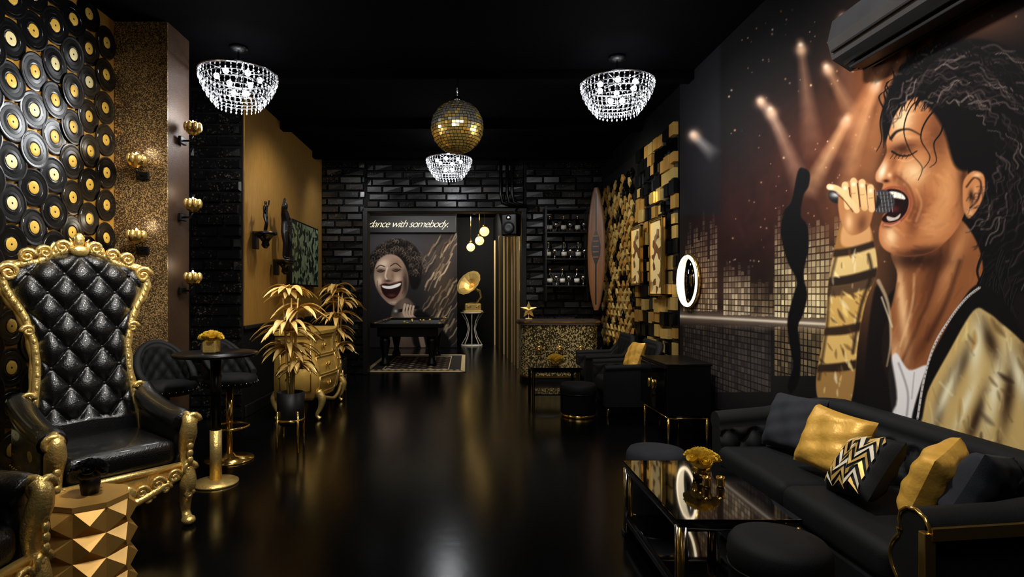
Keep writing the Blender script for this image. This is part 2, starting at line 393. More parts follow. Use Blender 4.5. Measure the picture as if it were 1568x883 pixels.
p.poly([(1358,331),(1370,333),(1379,327),(1375,335),(1361,338)],(224,212,198),.8,.9);p.blob(1370,320,7,5,(120,40,40),.6,0,mo)
p.line([(1347,296),(1362,287),(1381,289),(1394,304),(1391,324),(1376,340),(1353,343)],3.2,(154,76,58),.9,1.8);p.line([(1354,344),(1366,345),(1378,339)],2,(240,172,138),.6,1.5)
p.poly([(1476,276),(1490,262),(1506,268),(1508,292),(1498,318),(1484,334),(1476,322),(1474,300)],(204,134,82),1.2)
p.line([(1480,286),(1492,272),(1502,280),(1498,304),(1486,318)],3,(76,38,22),.9,2);p.blob(1487,300,4,9,(34,16,11),.95);p.blob(1496,268,6,3,(255,216,170),.8);p.blob(1486,326,4,5,(240,184,134),.7);p.blob(1494,292,3,8,(232,168,114),.6)
def lock(P,w=5,c=(10,8,9),a=1):p.line(P,w,c,a,1.2,w2=.8)
p.poly([(1400,140),(1425,168),(1445,200),(1460,250),(1478,262),(1500,256),(1520,280),(1512,330),(1500,350),(1530,400),(1600,380),(1620,160),(1500,90),(1420,110)],(9,7,8),3)
for P,w in [([(1436,150),(1400,158),(1384,196),(1394,232),(1412,256),(1406,276)],2.4),([(1450,150),(1420,182),(1410,212),(1424,240),(1414,258)],3),([(1430,140),(1388,148),(1368,172),(1360,200),(1366,216)],4),
          ([(1400,130),(1372,156),(1356,190),(1353,226)],5),([(1450,160),(1442,200),(1430,220),(1434,246),(1424,256)],3),([(1380,120),(1360,150),(1348,184),(1350,214),(1342,232)],3.5)]:lock(P,w)
for i in range(40):
    x=R.uniform(1372,1450);y=150+abs(R.gauss(0,8));p.line([(x+8,y-12),(x,y),(x-4+R.uniform(-5,5),y+12)],2.4,(10,8,9),.95,1,w2=.6)
for i in range(480):
    th=R.uniform(-3.05,1.1);q=R.uniform(70,225) if th>-1 else R.uniform(70,172)
    ph=R.uniform(0,6);dr=R.uniform(-1,4);P=[]
    for k in range(7):
        t2=th+k*.045;q2=q+dr*k+3.5*math.sin(ph+k*1.25);P.append((1450+q2*math.cos(t2),232+q2*math.sin(t2)))
    c=R.choice([(92,78,74),(60,50,48),(136,120,112),(36,28,30),(46,36,36),(24,18,20)])
    if th<-2.2 and q<88:continue
    p.line(P,R.uniform(1.2,3),c,R.uniform(.3,.65),1.2,clip=hm)
for i in range(46):
    t=i/45;x=1352+t*250;y=150-math.sin(min(1,t*1.15)*pi)*82
    p.line([(x,y+14),(x-8+R.uniform(-7,7),y-2),(x+R.uniform(-14,8),y-13)],3,(10,8,9),1,1,w2=.8)
for i in range(26):
    x=R.uniform(1496,1590);y=R.uniform(380,450);p.line([(x,y),(x-10,y+30),(x-2,y+60),(x-12,y+86)],5,(9,8,9),1,1.5,w2=1);p.line([(x,y),(x-9,y+30),(x-1,y+60)],1,(80,66,62),.5,1)
p.poly([(1362,560),(1372,540),(1392,566),(1420,560),(1412,600),(1405,640),(1372,640),(1362,600)],(240,236,236),1.5)
p.line([(1376,556),(1390,600),(1388,640)],3,(150,146,150),.8,3);p.line([(1400,570),(1396,610)],2,(170,166,170),.7,2);p.blob(1368,600,4,30,(180,176,180),.7)
jk=p.poly([(1500,462),(1530,478),(1562,520),(1600,560),(1650,640),(1660,740),(1400,740),(1412,640),(1430,560),(1462,500)],(214,182,116),2)
for (cx,cy),rx,ry,an in [((1468,565),10,50,.5),((1515,520),11,40,-.4),((1545,600),10,60,.15),((1495,640),9,50,.35),((1580,620),10,60,-.3),((1438,630),7,30,.2),((1610,690),8,50,0)]:p.blob(cx,cy,rx,ry,(54,36,22),.95,an,jk)
for (cx,cy),rx,ry,an in [((1450,600),8,50,.4),((1495,530),10,44,.1),((1522,600),10,60,.2),((1562,580),10,50,-.3),((1478,620),7,40,.4),((1600,640),8,50,-.2)]:p.blob(cx,cy,rx,ry,(255,246,206),.95,an,jk)
crumple(jk,1410,1650,470,740,34,-1.2,[(244,218,150),(255,244,206),(184,146,80)],(8,22),3)
crumple(jk,1410,1650,470,740,22,1.0,[(50,34,22),(96,70,42)],(6,22),3)
p.brush(jk,1410,1640,470,740,160,1.3,16,4,.3,.35,.5)
p.poly([(1500,435),(1522,445),(1545,470),(1568,520),(1540,500),(1512,478),(1490,476),(1452,540),(1420,600),(1410,640),(1396,640),(1420,560),(1450,500),(1480,450)],(14,11,11),1.5)
p.line([(1500,440),(1478,458),(1452,492),(1430,530),(1415,580),(1405,640)],3.6,(215,210,206),.95,1)
for k in range(40):
    t=k/39;x=lerpl(t,[0,.2,.45,.65,.85,1],[1500,1478,1452,1430,1415,1405]);y=lerpl(t,[0,.2,.45,.65,.85,1],[440,458,492,530,580,640]);p.blob(x,y,1,1,(40,36,36),.9)
p.poly([(1340,440),(1360,470),(1364,540),(1372,620),(1330,640),(1325,560)],(16,12,12),2,.9)
p.line([(1345,430),(1360,466),(1364,520),(1358,560)],6,(190,166,134),.8,3,w2=2)
p.line([(1350,455),(1366,500)],3,(226,206,176),.7,2)
# raised forearm, fist and microphone
fa=p.poly([(1290,340),(1326,336),(1340,380),(1342,420),(1326,460),(1314,520),(1306,600),(1290,640),(1258,620),(1250,580),(1264,500),(1268,440),(1276,390)],(150,104,54),1.3)
p.poly([(1294,340),(1326,336),(1332,372),(1290,376)],(214,158,104),2,.9,clip=fa)
for y0,y1,c in [(376,388,(40,28,20)),(388,418,(226,194,128)),(418,432,(36,26,20)),(432,448,(80,60,42)),(448,494,(212,170,92)),(494,508,(46,32,22)),(508,550,(224,184,106)),(550,564,(40,28,20)),(564,612,(160,120,66))]:
    p.poly([(1240,y0+10),(1296,(y0)+4),(1350,y0-10),(1350,y1-10),(1296,y1+4),(1240,y1+8)],c,2,.95,True,fa)
crumple(fa,1252,1344,386,640,120,1.2,[(255,246,208),(244,212,134),(90,60,34),(50,34,24),(255,234,172),(140,104,54)],(3,12))
p.line([(1282,385),(1270,440),(1266,500),(1254,580)],5,(50,34,22),.7,4,clip=fa);p.line([(1330,390),(1334,420),(1318,470),(1306,540)],5,(40,26,18),.8,4,clip=fa)
p.poly([(1338,298),(1352,290),(1366,298),(1370,312),(1362,324),(1346,326),(1336,316)],(58,56,58),1)
for k in range(6):p.line([(1338+k*5,294),(1342+k*5,324)],.9,(160,158,160),.8,.8,False)
for k in range(4):p.line([(1338,300+k*6),(1368,298+k*6)],.8,(24,22,24),.8,.8,False)
p.poly([(1268,296),(1284,286),(1300,290),(1344,300),(1342,318),(1300,312),(1276,310)],(26,24,26),1)
p.blob(1280,298,8,4,(225,225,225),.85)
hd=p.poly([(1284,300),(1290,282),(1306,276),(1322,278),(1338,286),(1342,304),(1336,330),(1328,350),(1304,360),(1290,344),(1284,322)],(176,118,72),1.2)
for x,y,x2,y2 in [(1294,283,1298,316),(1307,277,1311,316),(1320,279,1324,318),(1333,287,1335,320)]:
    p.line([(x,y),(x2-2,(y+y2)/2),(x2,y2)],10,(234,188,130),.95,1.5);p.line([(x+6,y+4),(x2+6,y2)],1.8,(60,30,18),.95,.8,False)
    p.blob(x,y+5,3,3,(255,240,212),.9);p.line([(x-3,(y+y2)/2),(x+3,(y+y2)/2-1)],1,(130,80,50),.8,.8,False)
p.line([(1270,286),(1284,290),(1300,306),(1312,322)],9,(238,194,138),.97,1.2);p.blob(1272,287,4,3,(255,244,224),.9);p.line([(1276,293),(1292,306),(1306,324)],1.5,(66,34,20),.9,.8)
p.blob(1320,342,8,16,(90,50,30),.75,.2,hd);p.blob(1300,340,6,14,(244,200,146),.7,0,hd)
painted('mural_singer_portrait',np.full_like(YY,XW),YY,ZZ,p.C,YY.shape)

# ---- second mural in the far room
us=np.arange(530,700.2,.45);vs_=np.arange(357,532,.45)
U2,V2=np.meshgrid(us,vs_);YM=15.46
p=Paint(U2,V2,(34,32,34))
p.blob(600,375,70,34,(70,68,72),.8);p.blob(676,440,22,80,(90,72,56),.6);p.blob(590,500,40,30,(24,22,24),.8)
for i in range(80):
    x=R.uniform(652,700);y=R.uniform(365,528);l=R.uniform(.4,1);p.line([(x-12*l,y+20*l),(x-5*l,y+4*l),(x+3*l,y-3*l),(x+12*l,y-20*l)],R.uniform(.8,2.6),R.choice([(206,176,136),(150,122,92),(60,46,36),(30,24,22),(230,210,176)]),.55,1.5)
hm=p.poly([(566,420),(564,398),(576,380),(592,369),(614,366),(634,376),(644,394),(646,420),(640,440),(630,440),(622,410),(604,392),(584,400)],(12,10,9),1.5)
for i in range(300):
    a=R.uniform(pi*.95,2.15*pi);q=R.uniform(20,43);x=606+q*math.cos(a);y=410+q*math.sin(a);p.line([(x,y),(x+2,y-3),(x+5,y-1),(x+4,y+2)],1,R.choice([(110,96,84),(76,64,56),(40,32,28),(20,16,14)]),.7,.7)
f=p.poly([(573,416),(577,402),(589,391),(604,390),(616,399),(624,418),(625,438),(620,455),(610,466),(598,466),(586,456),(577,442),(573,428)],(150,124,106),1)
p.blob(587,404,10,7,(226,204,184),.85,-.3,f);p.blob(581,430,5,7,(236,212,190),.85,0,f);p.blob(609,428,7,7,(204,176,154),.8,0,f);p.blob(621,434,5,24,(48,36,30),.9,0,f);p.blob(603,463,8,3,(206,180,158),.8,0,f);p.blob(608,402,10,6,(116,92,76),.6,0,f)
p.line([(576,411),(582,406),(589,408)],1.3,(18,12,11),.9,.9);p.line([(598,407),(606,403),(614,409)],1.3,(18,12,11),.9,.9)
p.blob(583,414,6,2.6,(44,30,25),.9,0,f);p.blob(607,413,6.5,2.6,(44,30,25),.9,0,f);p.line([(578,415),(583,416.5),(589,414)],1,(8,6,6),.95,.6);p.line([(601,414),(607,415.5),(613,412)],1,(8,6,6),.95,.6)
p.line([(593,410),(590,422),(592,427)],2.4,(236,212,190),.75,1.5);p.blob(594,430,5.5,1.8,(56,36,30),.85);p.blob(601,422,2.5,7,(112,86,70),.6,0,f)
p.poly([(583,437),(589,434),(597,435),(606,433),(615,431),(613,445),(606,455),(596,457),(587,450)],(34,12,13),.9)
p.poly([(585,437),(597,437.5),(613,433),(611,438),(599,442),(588,441)],(244,240,234),.6);p.blob(600,452,6,2.4,(120,60,58),.7)
p.line([(582,437),(589,433.5),(597,434.5),(606,432),(616,430)],1.4,(110,66,60),.85,.8);p.line([(585,450),(595,458),(606,457),(614,446)],2,(150,102,92),.85,1)
p.line([(578,430),(578,441),(583,450)],1.4,(92,68,56),.6,1.4);p.line([(618,424),(621,436),(616,449)],1.4,(70,50,42),.6,1.4)
p.poly([(604,468),(622,456),(636,470),(650,500),(652,532),(596,532),(596,500)],(96,80,70),1.5);p.blob(618,490,6,24,(176,152,134),.7);p.poly([(636,476),(668,492),(690,532),(636,532)],(12,10,10),2)
p.line([(610,476),(640,470)],4.5,(14,13,15),1,1,False);p.blob(607,477,5,4.5,(40,40,42),1);p.blob(606,476,3,2.6,(200,200,204),.9)
for k in range(4):p.line([(620+k*4.4,466+k),(618+k*4.4,478+k),(622+k*4.4,487)],3.4,(206,178,156),1,.9)
p.line([(634,488),(642,505),(648,530)],8,(150,128,112),1,2)
painted('mural_laughing_singer',(U2-715)*YM/870,np.full_like(U2,YM),1.5-(V2-448)*YM/870,p.C,U2.shape)

# ---------------------------------------------------------------- far room
b=MB('wall_far');b.box((-1.9,15.56,1.9),(3.26,.18,3.8),wallm);b.done()
b=MB('wall_far_right_end');b.box((.4,17.1,1.9),(2.4,.2,3.8),wallm);b.done()
b=MB('wall_far_return');b.box((-.55,16.32,1.9),(.08,1.34,3.8),wallm);b.done()
b=MB('wall_far_left');b.box((-3.6,13.1,1.9),(.2,5,3.8),wallm);b.done()
b=MB('ceiling_far');b.box((-1.1,14,3.8),(5.2,6.6,.1),ceilm)
bm_=mat('beam_grey',(70,70,72),.6)
for x in (-2.6,-1.9,-1.2,-.5,.2):b.box((x,13,3.68),(.09,4.8,.12),bm_)
b.done()
b=MB('trim_header');b.box((-1.9,15.38,3.35),(3.2,.16,.46),blk,.01);b.done()
cu=bpy.data.curves.new('lettering_sign','FONT');cu.body='I wanna dance with somebody.';cu.size=.28;cu.shear=.5;cu.extrude=.004;cu.align_x='RIGHT';cu.space_character=.86;cu.offset=-.0055
o=bpy.data.objects.new('lettering_sign',cu);sc.collection.objects.link(o);o.location=(-.50,15.285,3.26);o.rotation_euler=(pi/2,0,0)
cu.materials.append(mat('cream_gold_letters',(250,236,190),.4,0,.05,emit=(255,240,200),es=1.1))
b=MB('wall_far_side')
M=T(1.0,10.75,0)@RZ(math.atan2(17.0-10.75,-.26))
b.box((3.15,-.10,1.85),(6.3,.1,3.7),wallm,0,M)
slat=mat('gold_slat',(236,206,150),.3,.5,.1)
for i,x in enumerate([.10,.2,.52,.85,1.0,1.5,2.1,2.3,3.1,4.2,5.6]):
    b.box((x,-.035,1.5),(.022,.05,3.0),slat if i%3 else goldp,.003,M)
b.done()
b=MB('pool_table');felt=mat('dark_felt',(26,30,34),.9)
W,D=1.25,2.3
b.box((0,0,.80),(W,D,.05),felt);
for sx in(-1,1):b.box((sx*(W/2+.05),0,.83),(.12,D+.2,.1),blkmet,.02)
for sy in(-1,1):b.box((0,sy*(D/2+.05),.83),(W+.2,.12,.1),blkmet,.02)
b.box((0,0,.69),(W-.02,D-.02,.2),blkmet,.03)
for sx in(-1,1):
    for sy in(-1,1):b.lathe([(.1,0),(.11,.04),(.07,.1),(.06,.2),(.1,.4),(.11,.5),(.09,.6)],blkmet,12,T(sx*.48,sy*.95,0))
for i in range(7):b.ell((R.uniform(-.4,.4),R.uniform(-.9,.9),.853),.028,R.choice([white,redrose,goldp]),10,6)
for sx in(-1,1):
    for sy in(-1,0,1):b.lathe([(.075,.87),(.08,.884),(.05,.885)],goldp,12,T(sx*(W/2+.03),sy*(D/2+.03 if sy else 0),0))
b.done((-1.2,12.6,.017))
b=MB('area_rug');rugc=mat('rug_cream',(200,176,128),.95,0,.3,40);rugd=mat('rug_dark',(30,23,20),.95);rugo=mat('rug_ochre',(128,96,52),.95)
b.box((-1.0,12.2,.005),(1.96,3.0,.01),rugd)
for a,c in [(.06,.08),(.34,.02)]:
    for sx in(-1,1):b.box((-1.0+sx*(.98-a),12.2,.0105),(c,3.0-2*a,.004),rugc)
    for sy in(-1,1):b.box((-1.0,12.2+sy*(1.5-a-.02),.0105),(1.96-2*a,c+.07,.004),rugc)
for i in range(14):b.prism([(0,.05),(.045,0),(0,-.05),(-.045,0)],.01,.0135,rugc,T(-1.82+i*.126,10.96,0))
for i in range(9):
    for j in range(14):
        if (i+j)%2==0:b.prism([(0,.07),(.05,0),(0,-.07),(-.05,0)],.01,.0135,rugo if i%3 else rugc,T(-1.55+i*.137,11.2+j*.15,0))
b.done()
b=MB('plant_stand')
for k in range(8):
    a=k*pi/4;b.tube([(.30*math.cos(a),.30*math.sin(a),0.01),(.16*math.cos(a),.16*math.sin(a),.25),(.1*math.cos(a),.1*math.sin(a),.47),(.16*math.cos(a),.16*math.sin(a),.7),(.3*math.cos(a),.3*math.sin(a),.92)],.013,white,6)
b.lathe([(.33,.92),(.33,.95),(.3,.95)],white,24);b.lathe([(.31,0),(.31,.02),(.28,.02)],white,24);b.done((.14,16.2,0))
b=MB('gramophone');b.box((0,0,.13),(.46,.36,.22),gold,.02);b.box((0,0,.02),(.56,.46,.04),gold,.01);b.lathe([(.19,.24),(.19,.26),(.03,.265)],gold,20)
b.curl(T(-.12,-.19,.13),.05,goldp,1.3,.012);b.curl(T(.12,-.19,.13),.05,goldp,1.3,.012)
b.tube([(.12,.1,.25),(.26,.12,.42),(.2,.08,.60),(.06,0,.64)],[.03,.035,.04,.05],gold,10)
M=T(.1,0,.62)@RZ(.75)@RY(-1.0)
b.lathe([(.04,0),(.06,.12),(.1,.22),(.19,.32),(.33,.38),(.4,.39),(.38,.375),(.19,.29),(.09,.18),(.05,.1)],gold,14,M,False)
for k in range(14):
    a=2*pi*k/14;b.tube([(.06*math.cos(a),.06*math.sin(a),.125),(.19*math.cos(a),.19*math.sin(a),.31),(.395*math.cos(a),.395*math.sin(a),.38)],.008,goldp,5,M=M)
b.done((.16,16.2,.955),.1)
glob=mat('glowing_globe',(255,220,150),.4,0,.1,emit=(255,205,120),es=2.5)
for i,(x,y,z) in enumerate([(.40,13.0,2.9),(.31,14.0,2.78),(.1,15.0,2.7)]):
    b=MB('pendant_lamp');b.ell((0,0,0),.11,glob,16,10);b.lathe([(.05,.09),(.05,.15),(.02,.17)],goldp,12);b.tube([(0,0,.16),(0,0,3.74-z)],.006,goldp,6);b.done((x,y,z))
b=MB('loudspeaker');b.box((0,0,0),(.3,.24,.4),blkmet,.03);b.lathe([(.1,0),(.11,.015),(.05,.005)],mat('cone',(40,40,42),.4),20,T(0,-.125,-.06)@RX(pi/2));b.lathe([(.04,0),(.045,.012),(.01,.01)],chrome,16,T(0,-.125,.12)@RX(pi/2))
b.tube([(0,.1,.1),(.0,.16,.25),(.05,.2,.35)],.02,chrome,8);b.done((.8,10.25,2.72),-.5)
b=MB('wall_conduit_pipes')
for x in (.62,.74,.83):b.tube([(x,10.40,3.93),(x,10.40,3.3),(x+.03,10.40,3.15),(x+.25,10.40,3.08)],.03,blkmet,8)
b.done()

# ---------------------------------------------------------------- bar counter, shelves etc.
b=MB('bar_counter');gb=glitter('bar_glitter',(64,54,34),(236,210,146),60,.8,.25,.45)
pl=[(.92,10.1),(.92,9.75)]+[(1.12-.2*math.cos(a),9.75-.25*math.sin(a)) for a in np.linspace(.2,pi/2,8)]+[(2.1,9.5),(2.2,9.6),(2.2,10.1)]
b.prism(pl,.08,.96,gb)
def scl(k):
    cx,cy=1.56,9.8;return [(cx+(x-cx)*k,cy+(y-cy)*k) for x,y in pl]
b.prism(scl(1.07),.96,1.04,mat('bar_top_stone',(70,60,54),.3,0,.6,25));b.prism(scl(1.09),1.0,1.02,goldp);b.prism(scl(.97),0,.08,blk)
b.prism(scl(1.01),.08,.11,goldp)
for x in (1.2,1.55,1.9):b.curl(T(x,9.47,.55),.06,goldp,1.2,.012);b.ell((x,9.47,.55),.03,goldp)
b.done()
b=MB('star_ornament');pts=[]
for k in range(10):
    a=pi/2+k*pi/5;r=.15 if k%2==0 else .062;pts.append((r*math.cos(a),r*math.sin(a)))
vs=[(x,0,y) for x,y in pts]+[(0,-.045,0),(0,.045,0)]
b.add(vs,[(i,(i+1)%10,10) for i in range(10)]+[((i+1)%10,i,11) for i in range(10)],gold);b.box((0,0,-.15),(.12,.07,.02),gold,.005);b.tube([(0,0,-.14),(0,0,-.05)],.01,goldp,6);b.done((1.06,9.75,1.205))
b=MB('bottle_shelf_unit')
for z in (1.62,2.1,2.58,3.0):b.box((1.79,10.3,z),(.76,.26,.03),blkmet,.005)
for x in (1.42,2.16):
    for y in(10.19,10.41):b.box((x,y,2.2),(.03,.03,1.7),blkmet)
lab=mat('bottle_label',(190,186,175),.5)
for z in (1.635,2.115,2.595):
    for x in (1.5,1.75,2.0):
        M=T(x+R.uniform(-.03,.03),10.28,z)
        b.lathe([(.045,0),(.048,.02),(.048,.16),(.02,.21),(.017,.27),(.02,.28)],blkgls,14,M);b.lathe([(.0495,.05),(.0495,.12)],lab,14,M)
        b.lathe([(.02,.265),(.02,.3),(.005,.3)],goldp,10,M)
        b.lathe([(.035,0),(.006,.01),(.006,.08),(.04,.12),(.035,.18)],chrome,12,M@T(.11,-.03,0))
b.done()
b=MB('surfboard');wd=mat('surfboard_wood',(104,68,40),.35,0,.35,4,stretch=(6,6,1));dk=mat('surfboard_inlay',(20,16,14),.3)
def sb(u,v):
    t=v;w=.155*math.sin(pi*min(1,max(0,(t*.96+.02))))**.5;a=2*pi*u
    return (w*math.cos(a),.03*math.sin(a)*(1 if w>.02 else .3),t*2.1)
b.grid(sb,20,30,wd)
b.prism([(-.012,.1),(.012,.1),(.012,2.0),(-.012,2.0)],.031,.036,dk,RX(pi/2))
b.prism([(0,.75),(.07,.95),(.08,1.1),(.05,1.25),(0,1.4),(-.05,1.25),(-.08,1.1),(-.07,.95)],.029,.035,dk,RX(pi/2))
for k in range(5):b.prism([(-.05,.9+k*.09),(.05,.9+k*.09),(.05,.92+k*.09),(-.05,.92+k*.09)],.035,.038,wd,RX(pi/2))
b.tube([(-.1,.02,.5),(-.1,.2,.5)],.012,blkmet,6);b.tube([(.1,.02,.5),(.1,.2,.5)],.012,blkmet,6);b.tube([(0,.02,1.7),(0,.2,1.7)],.012,blkmet,6)
b.done((2.22,9.75,1.2),-.5)

# ---------------------------------------------------------------- gold tile wall decoration
b=MB('gold_tile_wall_art');g2=mat('gold_mirror_tile',(246,206,122),.25,.65,.15,5);g3=mat('antique_gold_tile',(182,138,68),.4,.5,.2,5)
b.box((2.505,7.55,2.05),(.02,1.66,3.0),blk)
y=6.78
while y<8.35:
    z=.65
    while z<3.5:
        m=R.choice([g2,g2,g3,blkmet,blkgls,blkmet]);s_=R.choice([.15,.17,.12]);d=R.uniform(.012,.07)
        b.box((2.497-d/2,y+R.uniform(-.02,.02),z+R.uniform(-.02,.02)),(d,s_,s_),m,0,None)
        z+=.175
    y+=.175
b.done()
b=MB('gold_diamond_wall_art')
b.box((2.505,9.42,2.05),(.02,2.0,3.0),blk)
k=0;y=8.5
while y<10.4:
    z=.65+(.12 if k%2 else 0)
    while z<3.4:
        M=T(2.475,y,z)@RZ(R.uniform(-.2,.2))@RY(R.uniform(-.2,.2))
        q=.082
        b.add([(-.02,0,q),(-.02,q,0),(-.02,0,-q),(-.02,-q,0),(-.035,0,0),(.01,0,q),(.01,q,0),(.01,0,-q),(.01,-q,0)],[(0,1,4),(1,2,4),(2,3,4),(3,0,4),(0,5,6,1),(1,6,7,2),(2,7,8,3),(3,8,5,0)],R.choice([g2,g2,g3,g3,blkgls]),False,M)
        z+=.24
    y+=.12;k+=1
b.done()
pic=glitter('gold_figure_print',(110,72,36),(240,214,150),9,.7,.5,.2)
for y,zc,h,w in [(8.0,2.02,.8,.42),(7.15,1.95,.95,.45)]:
    b=MB('framed_picture');b.box((0,0,0),(.03,w,h),pic)
    for s_ in(-1,1):b.box((-.01,s_*w/2,0),(.05,.03,h+.03),goldp,.005);b.box((-.01,0,s_*h/2),(.05,w+.03,.03),goldp,.005)
    b.done((2.40,y,zc))

b=MB('illuminated_round_mirror');led=mat('led_ring',(255,250,235),.4,0,.02,emit=(255,232,190),es=3)
ring=[(0,.27*math.cos(a),.27*math.sin(a)) for a in np.linspace(0,2*pi,49)[:-1]]
b.tube(ring,.018,led,8,True);b.lathe([(.25,0),(.25,.01),(0,.01)],mat('mirror',(150,150,150),.05,1,.02),40,RY(-pi/2));b.lathe([(.3,-.03),(.3,.0),(.24,.002)],goldp,40,RY(-pi/2))
b.done((2.44,6.3,1.63))

b=MB('air_conditioner')
pr=[(-.0,-.0),(-.0,.34),(-.14,.35),(-.23,.29),(-.26,.16),(-.23,.05),(-.12,-.02)]
M=Matrix(((1,0,0,0),(0,0,1,0),(0,1,0,0),(0,0,0,1)))
acm=mat('ac_charcoal_gloss',(56,56,58),.2,0,.2,spec=.6)
b.prism([(x,z) for x,z in pr],-.75,.75,acm,M)
for k in range(5):b.box((-.19+k*.03,0,.012-k*.009),(.012,1.4,.02),blkmet,0)
b.box((-.248,0,.09),(.02,1.44,.012),blk);b.box((-.11,0,-.016),(.12,1.36,.02),blk,.004)
b.done((2.48,2.75,2.88))

# ---------------------------------------------------------------- chandeliers
crys=bpy.data.materials.new('crystal_glow');crys.use_nodes=True
N=crys.node_tree.nodes;L=crys.node_tree.links;pb=N['Principled BSDF']
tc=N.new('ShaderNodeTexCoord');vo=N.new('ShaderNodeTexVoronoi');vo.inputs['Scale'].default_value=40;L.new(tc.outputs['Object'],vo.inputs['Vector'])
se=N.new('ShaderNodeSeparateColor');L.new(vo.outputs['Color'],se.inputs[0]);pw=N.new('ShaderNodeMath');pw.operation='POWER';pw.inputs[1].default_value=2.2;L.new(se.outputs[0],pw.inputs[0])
mu=N.new('ShaderNodeMath');mu.operation='MULTIPLY';mu.inputs[1].default_value=2.6;L.new(pw.outputs[0],mu.inputs[0]);L.new(mu.outputs[0],pb.inputs['Emission Strength'])  # uneven glow built into the crystals, standing in for bulb light through glass
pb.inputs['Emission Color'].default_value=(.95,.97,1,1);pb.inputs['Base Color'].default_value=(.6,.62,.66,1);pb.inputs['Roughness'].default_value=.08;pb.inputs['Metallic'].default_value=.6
bulb=mat('bulb_glow',(255,255,255),.4,0,.01,emit=(248,250,255),es=18)
def chandelier(x,y,e):
    b=MB('crystal_chandelier');zt=3.66
    b.lathe([(.09,H),(.09,H-.03),(.02,H-.05)],blkmet,20);b.tube([(0,0,H),(0,0,zt-.06)],.01,blkmet,8)
    tiers=[(.37,-.0),(.352,-.055),(.325,-.11),(.292,-.165),(.255,-.215),(.215,-.26)]
    tiers=[(r,z+zt) for r,z in tiers]
    b.tube([(.375*math.cos(a),.375*math.sin(a),zt+.012) for a in np.linspace(0,2*pi,49)[:-1]],.011,chrome,6,True)
    for k,(r,z) in enumerate(tiers):
        b.tube([(r*math.cos(a),r*math.sin(a),z) for a in np.linspace(0,2*pi,41)[:-1]],.004,chrome,6,True)
        n=int(r*125)
        for i in range(n):
            a=2*pi*(i+.5*(k%2))/n
            for q in range(2):
                h=.016;zz=z-.014-q*.032;w=.0105
                M=T(r*math.cos(a),r*math.sin(a),zz)@RZ(a+q)
                b.add([(w,0,0),(0,w*.7,0),(-w,0,0),(0,-w*.7,0),(0,0,h),(0,0,-h)],[(0,1,4),(1,2,4),(2,3,4),(3,0,4),(1,0,5),(2,1,5),(3,2,5),(0,3,5)],crys,False,M)
    for i in range(6):
        a=i*pi/3;b.tube([(0,0,zt+.02),(.375*math.cos(a),.375*math.sin(a),zt+.01)],.005,chrome,5)
        b.tube([(r*math.cos(a),r*math.sin(a),z) for r,z in tiers],.004,chrome,5)
    for i in range(6):
        a=i*2*pi/6+.3;b.ell((.2*math.cos(a),.2*math.sin(a),zt-.02),.03,bulb,10,6)
    for i in range(2):b.ell((.06*(-1)**i,.03,zt-.16),.03,bulb,10,6)
    b.done((x,y,0))
    l=bpy.data.lights.new('chandelier_light','POINT');l.energy=e;l.color=(.95,.97,1);l.shadow_soft_size=.2
    o=bpy.data.objects.new('chandelier_light',l);sc.collection.objects.link(o);o.location=(x,y,zt-.5)
chandelier(-2.28,5.67,42);chandelier(1.56,5.9,42);chandelier(-.29,9.25,16)
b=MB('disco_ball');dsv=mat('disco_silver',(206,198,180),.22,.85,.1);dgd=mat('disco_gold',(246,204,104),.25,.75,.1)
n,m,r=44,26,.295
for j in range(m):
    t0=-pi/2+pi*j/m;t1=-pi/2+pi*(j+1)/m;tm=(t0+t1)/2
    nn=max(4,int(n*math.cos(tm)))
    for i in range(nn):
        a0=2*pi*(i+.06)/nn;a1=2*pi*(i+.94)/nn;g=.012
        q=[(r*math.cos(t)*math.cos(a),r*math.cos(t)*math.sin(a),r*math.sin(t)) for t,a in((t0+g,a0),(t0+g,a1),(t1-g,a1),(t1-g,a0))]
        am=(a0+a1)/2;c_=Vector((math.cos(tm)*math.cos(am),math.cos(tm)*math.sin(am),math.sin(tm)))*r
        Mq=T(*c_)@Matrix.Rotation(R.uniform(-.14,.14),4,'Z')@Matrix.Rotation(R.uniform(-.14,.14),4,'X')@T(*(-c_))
        b.add(q,[(0,1,2,3)],dgd if (R.random()<(.9 if tm<-.05 else .25)) else dsv,False,Mq)  # lower half mostly gold: warm reflection put into the tile colour
b.ell((0,0,0),.289,blk,30,18);b.lathe([(.04,.28),(.04,.34),(.01,.35)],chrome,12);b.tube([(0,0,.33),(0,0,H-3.36)],.008,chrome,6);b.done((-.11,6.4,3.36))

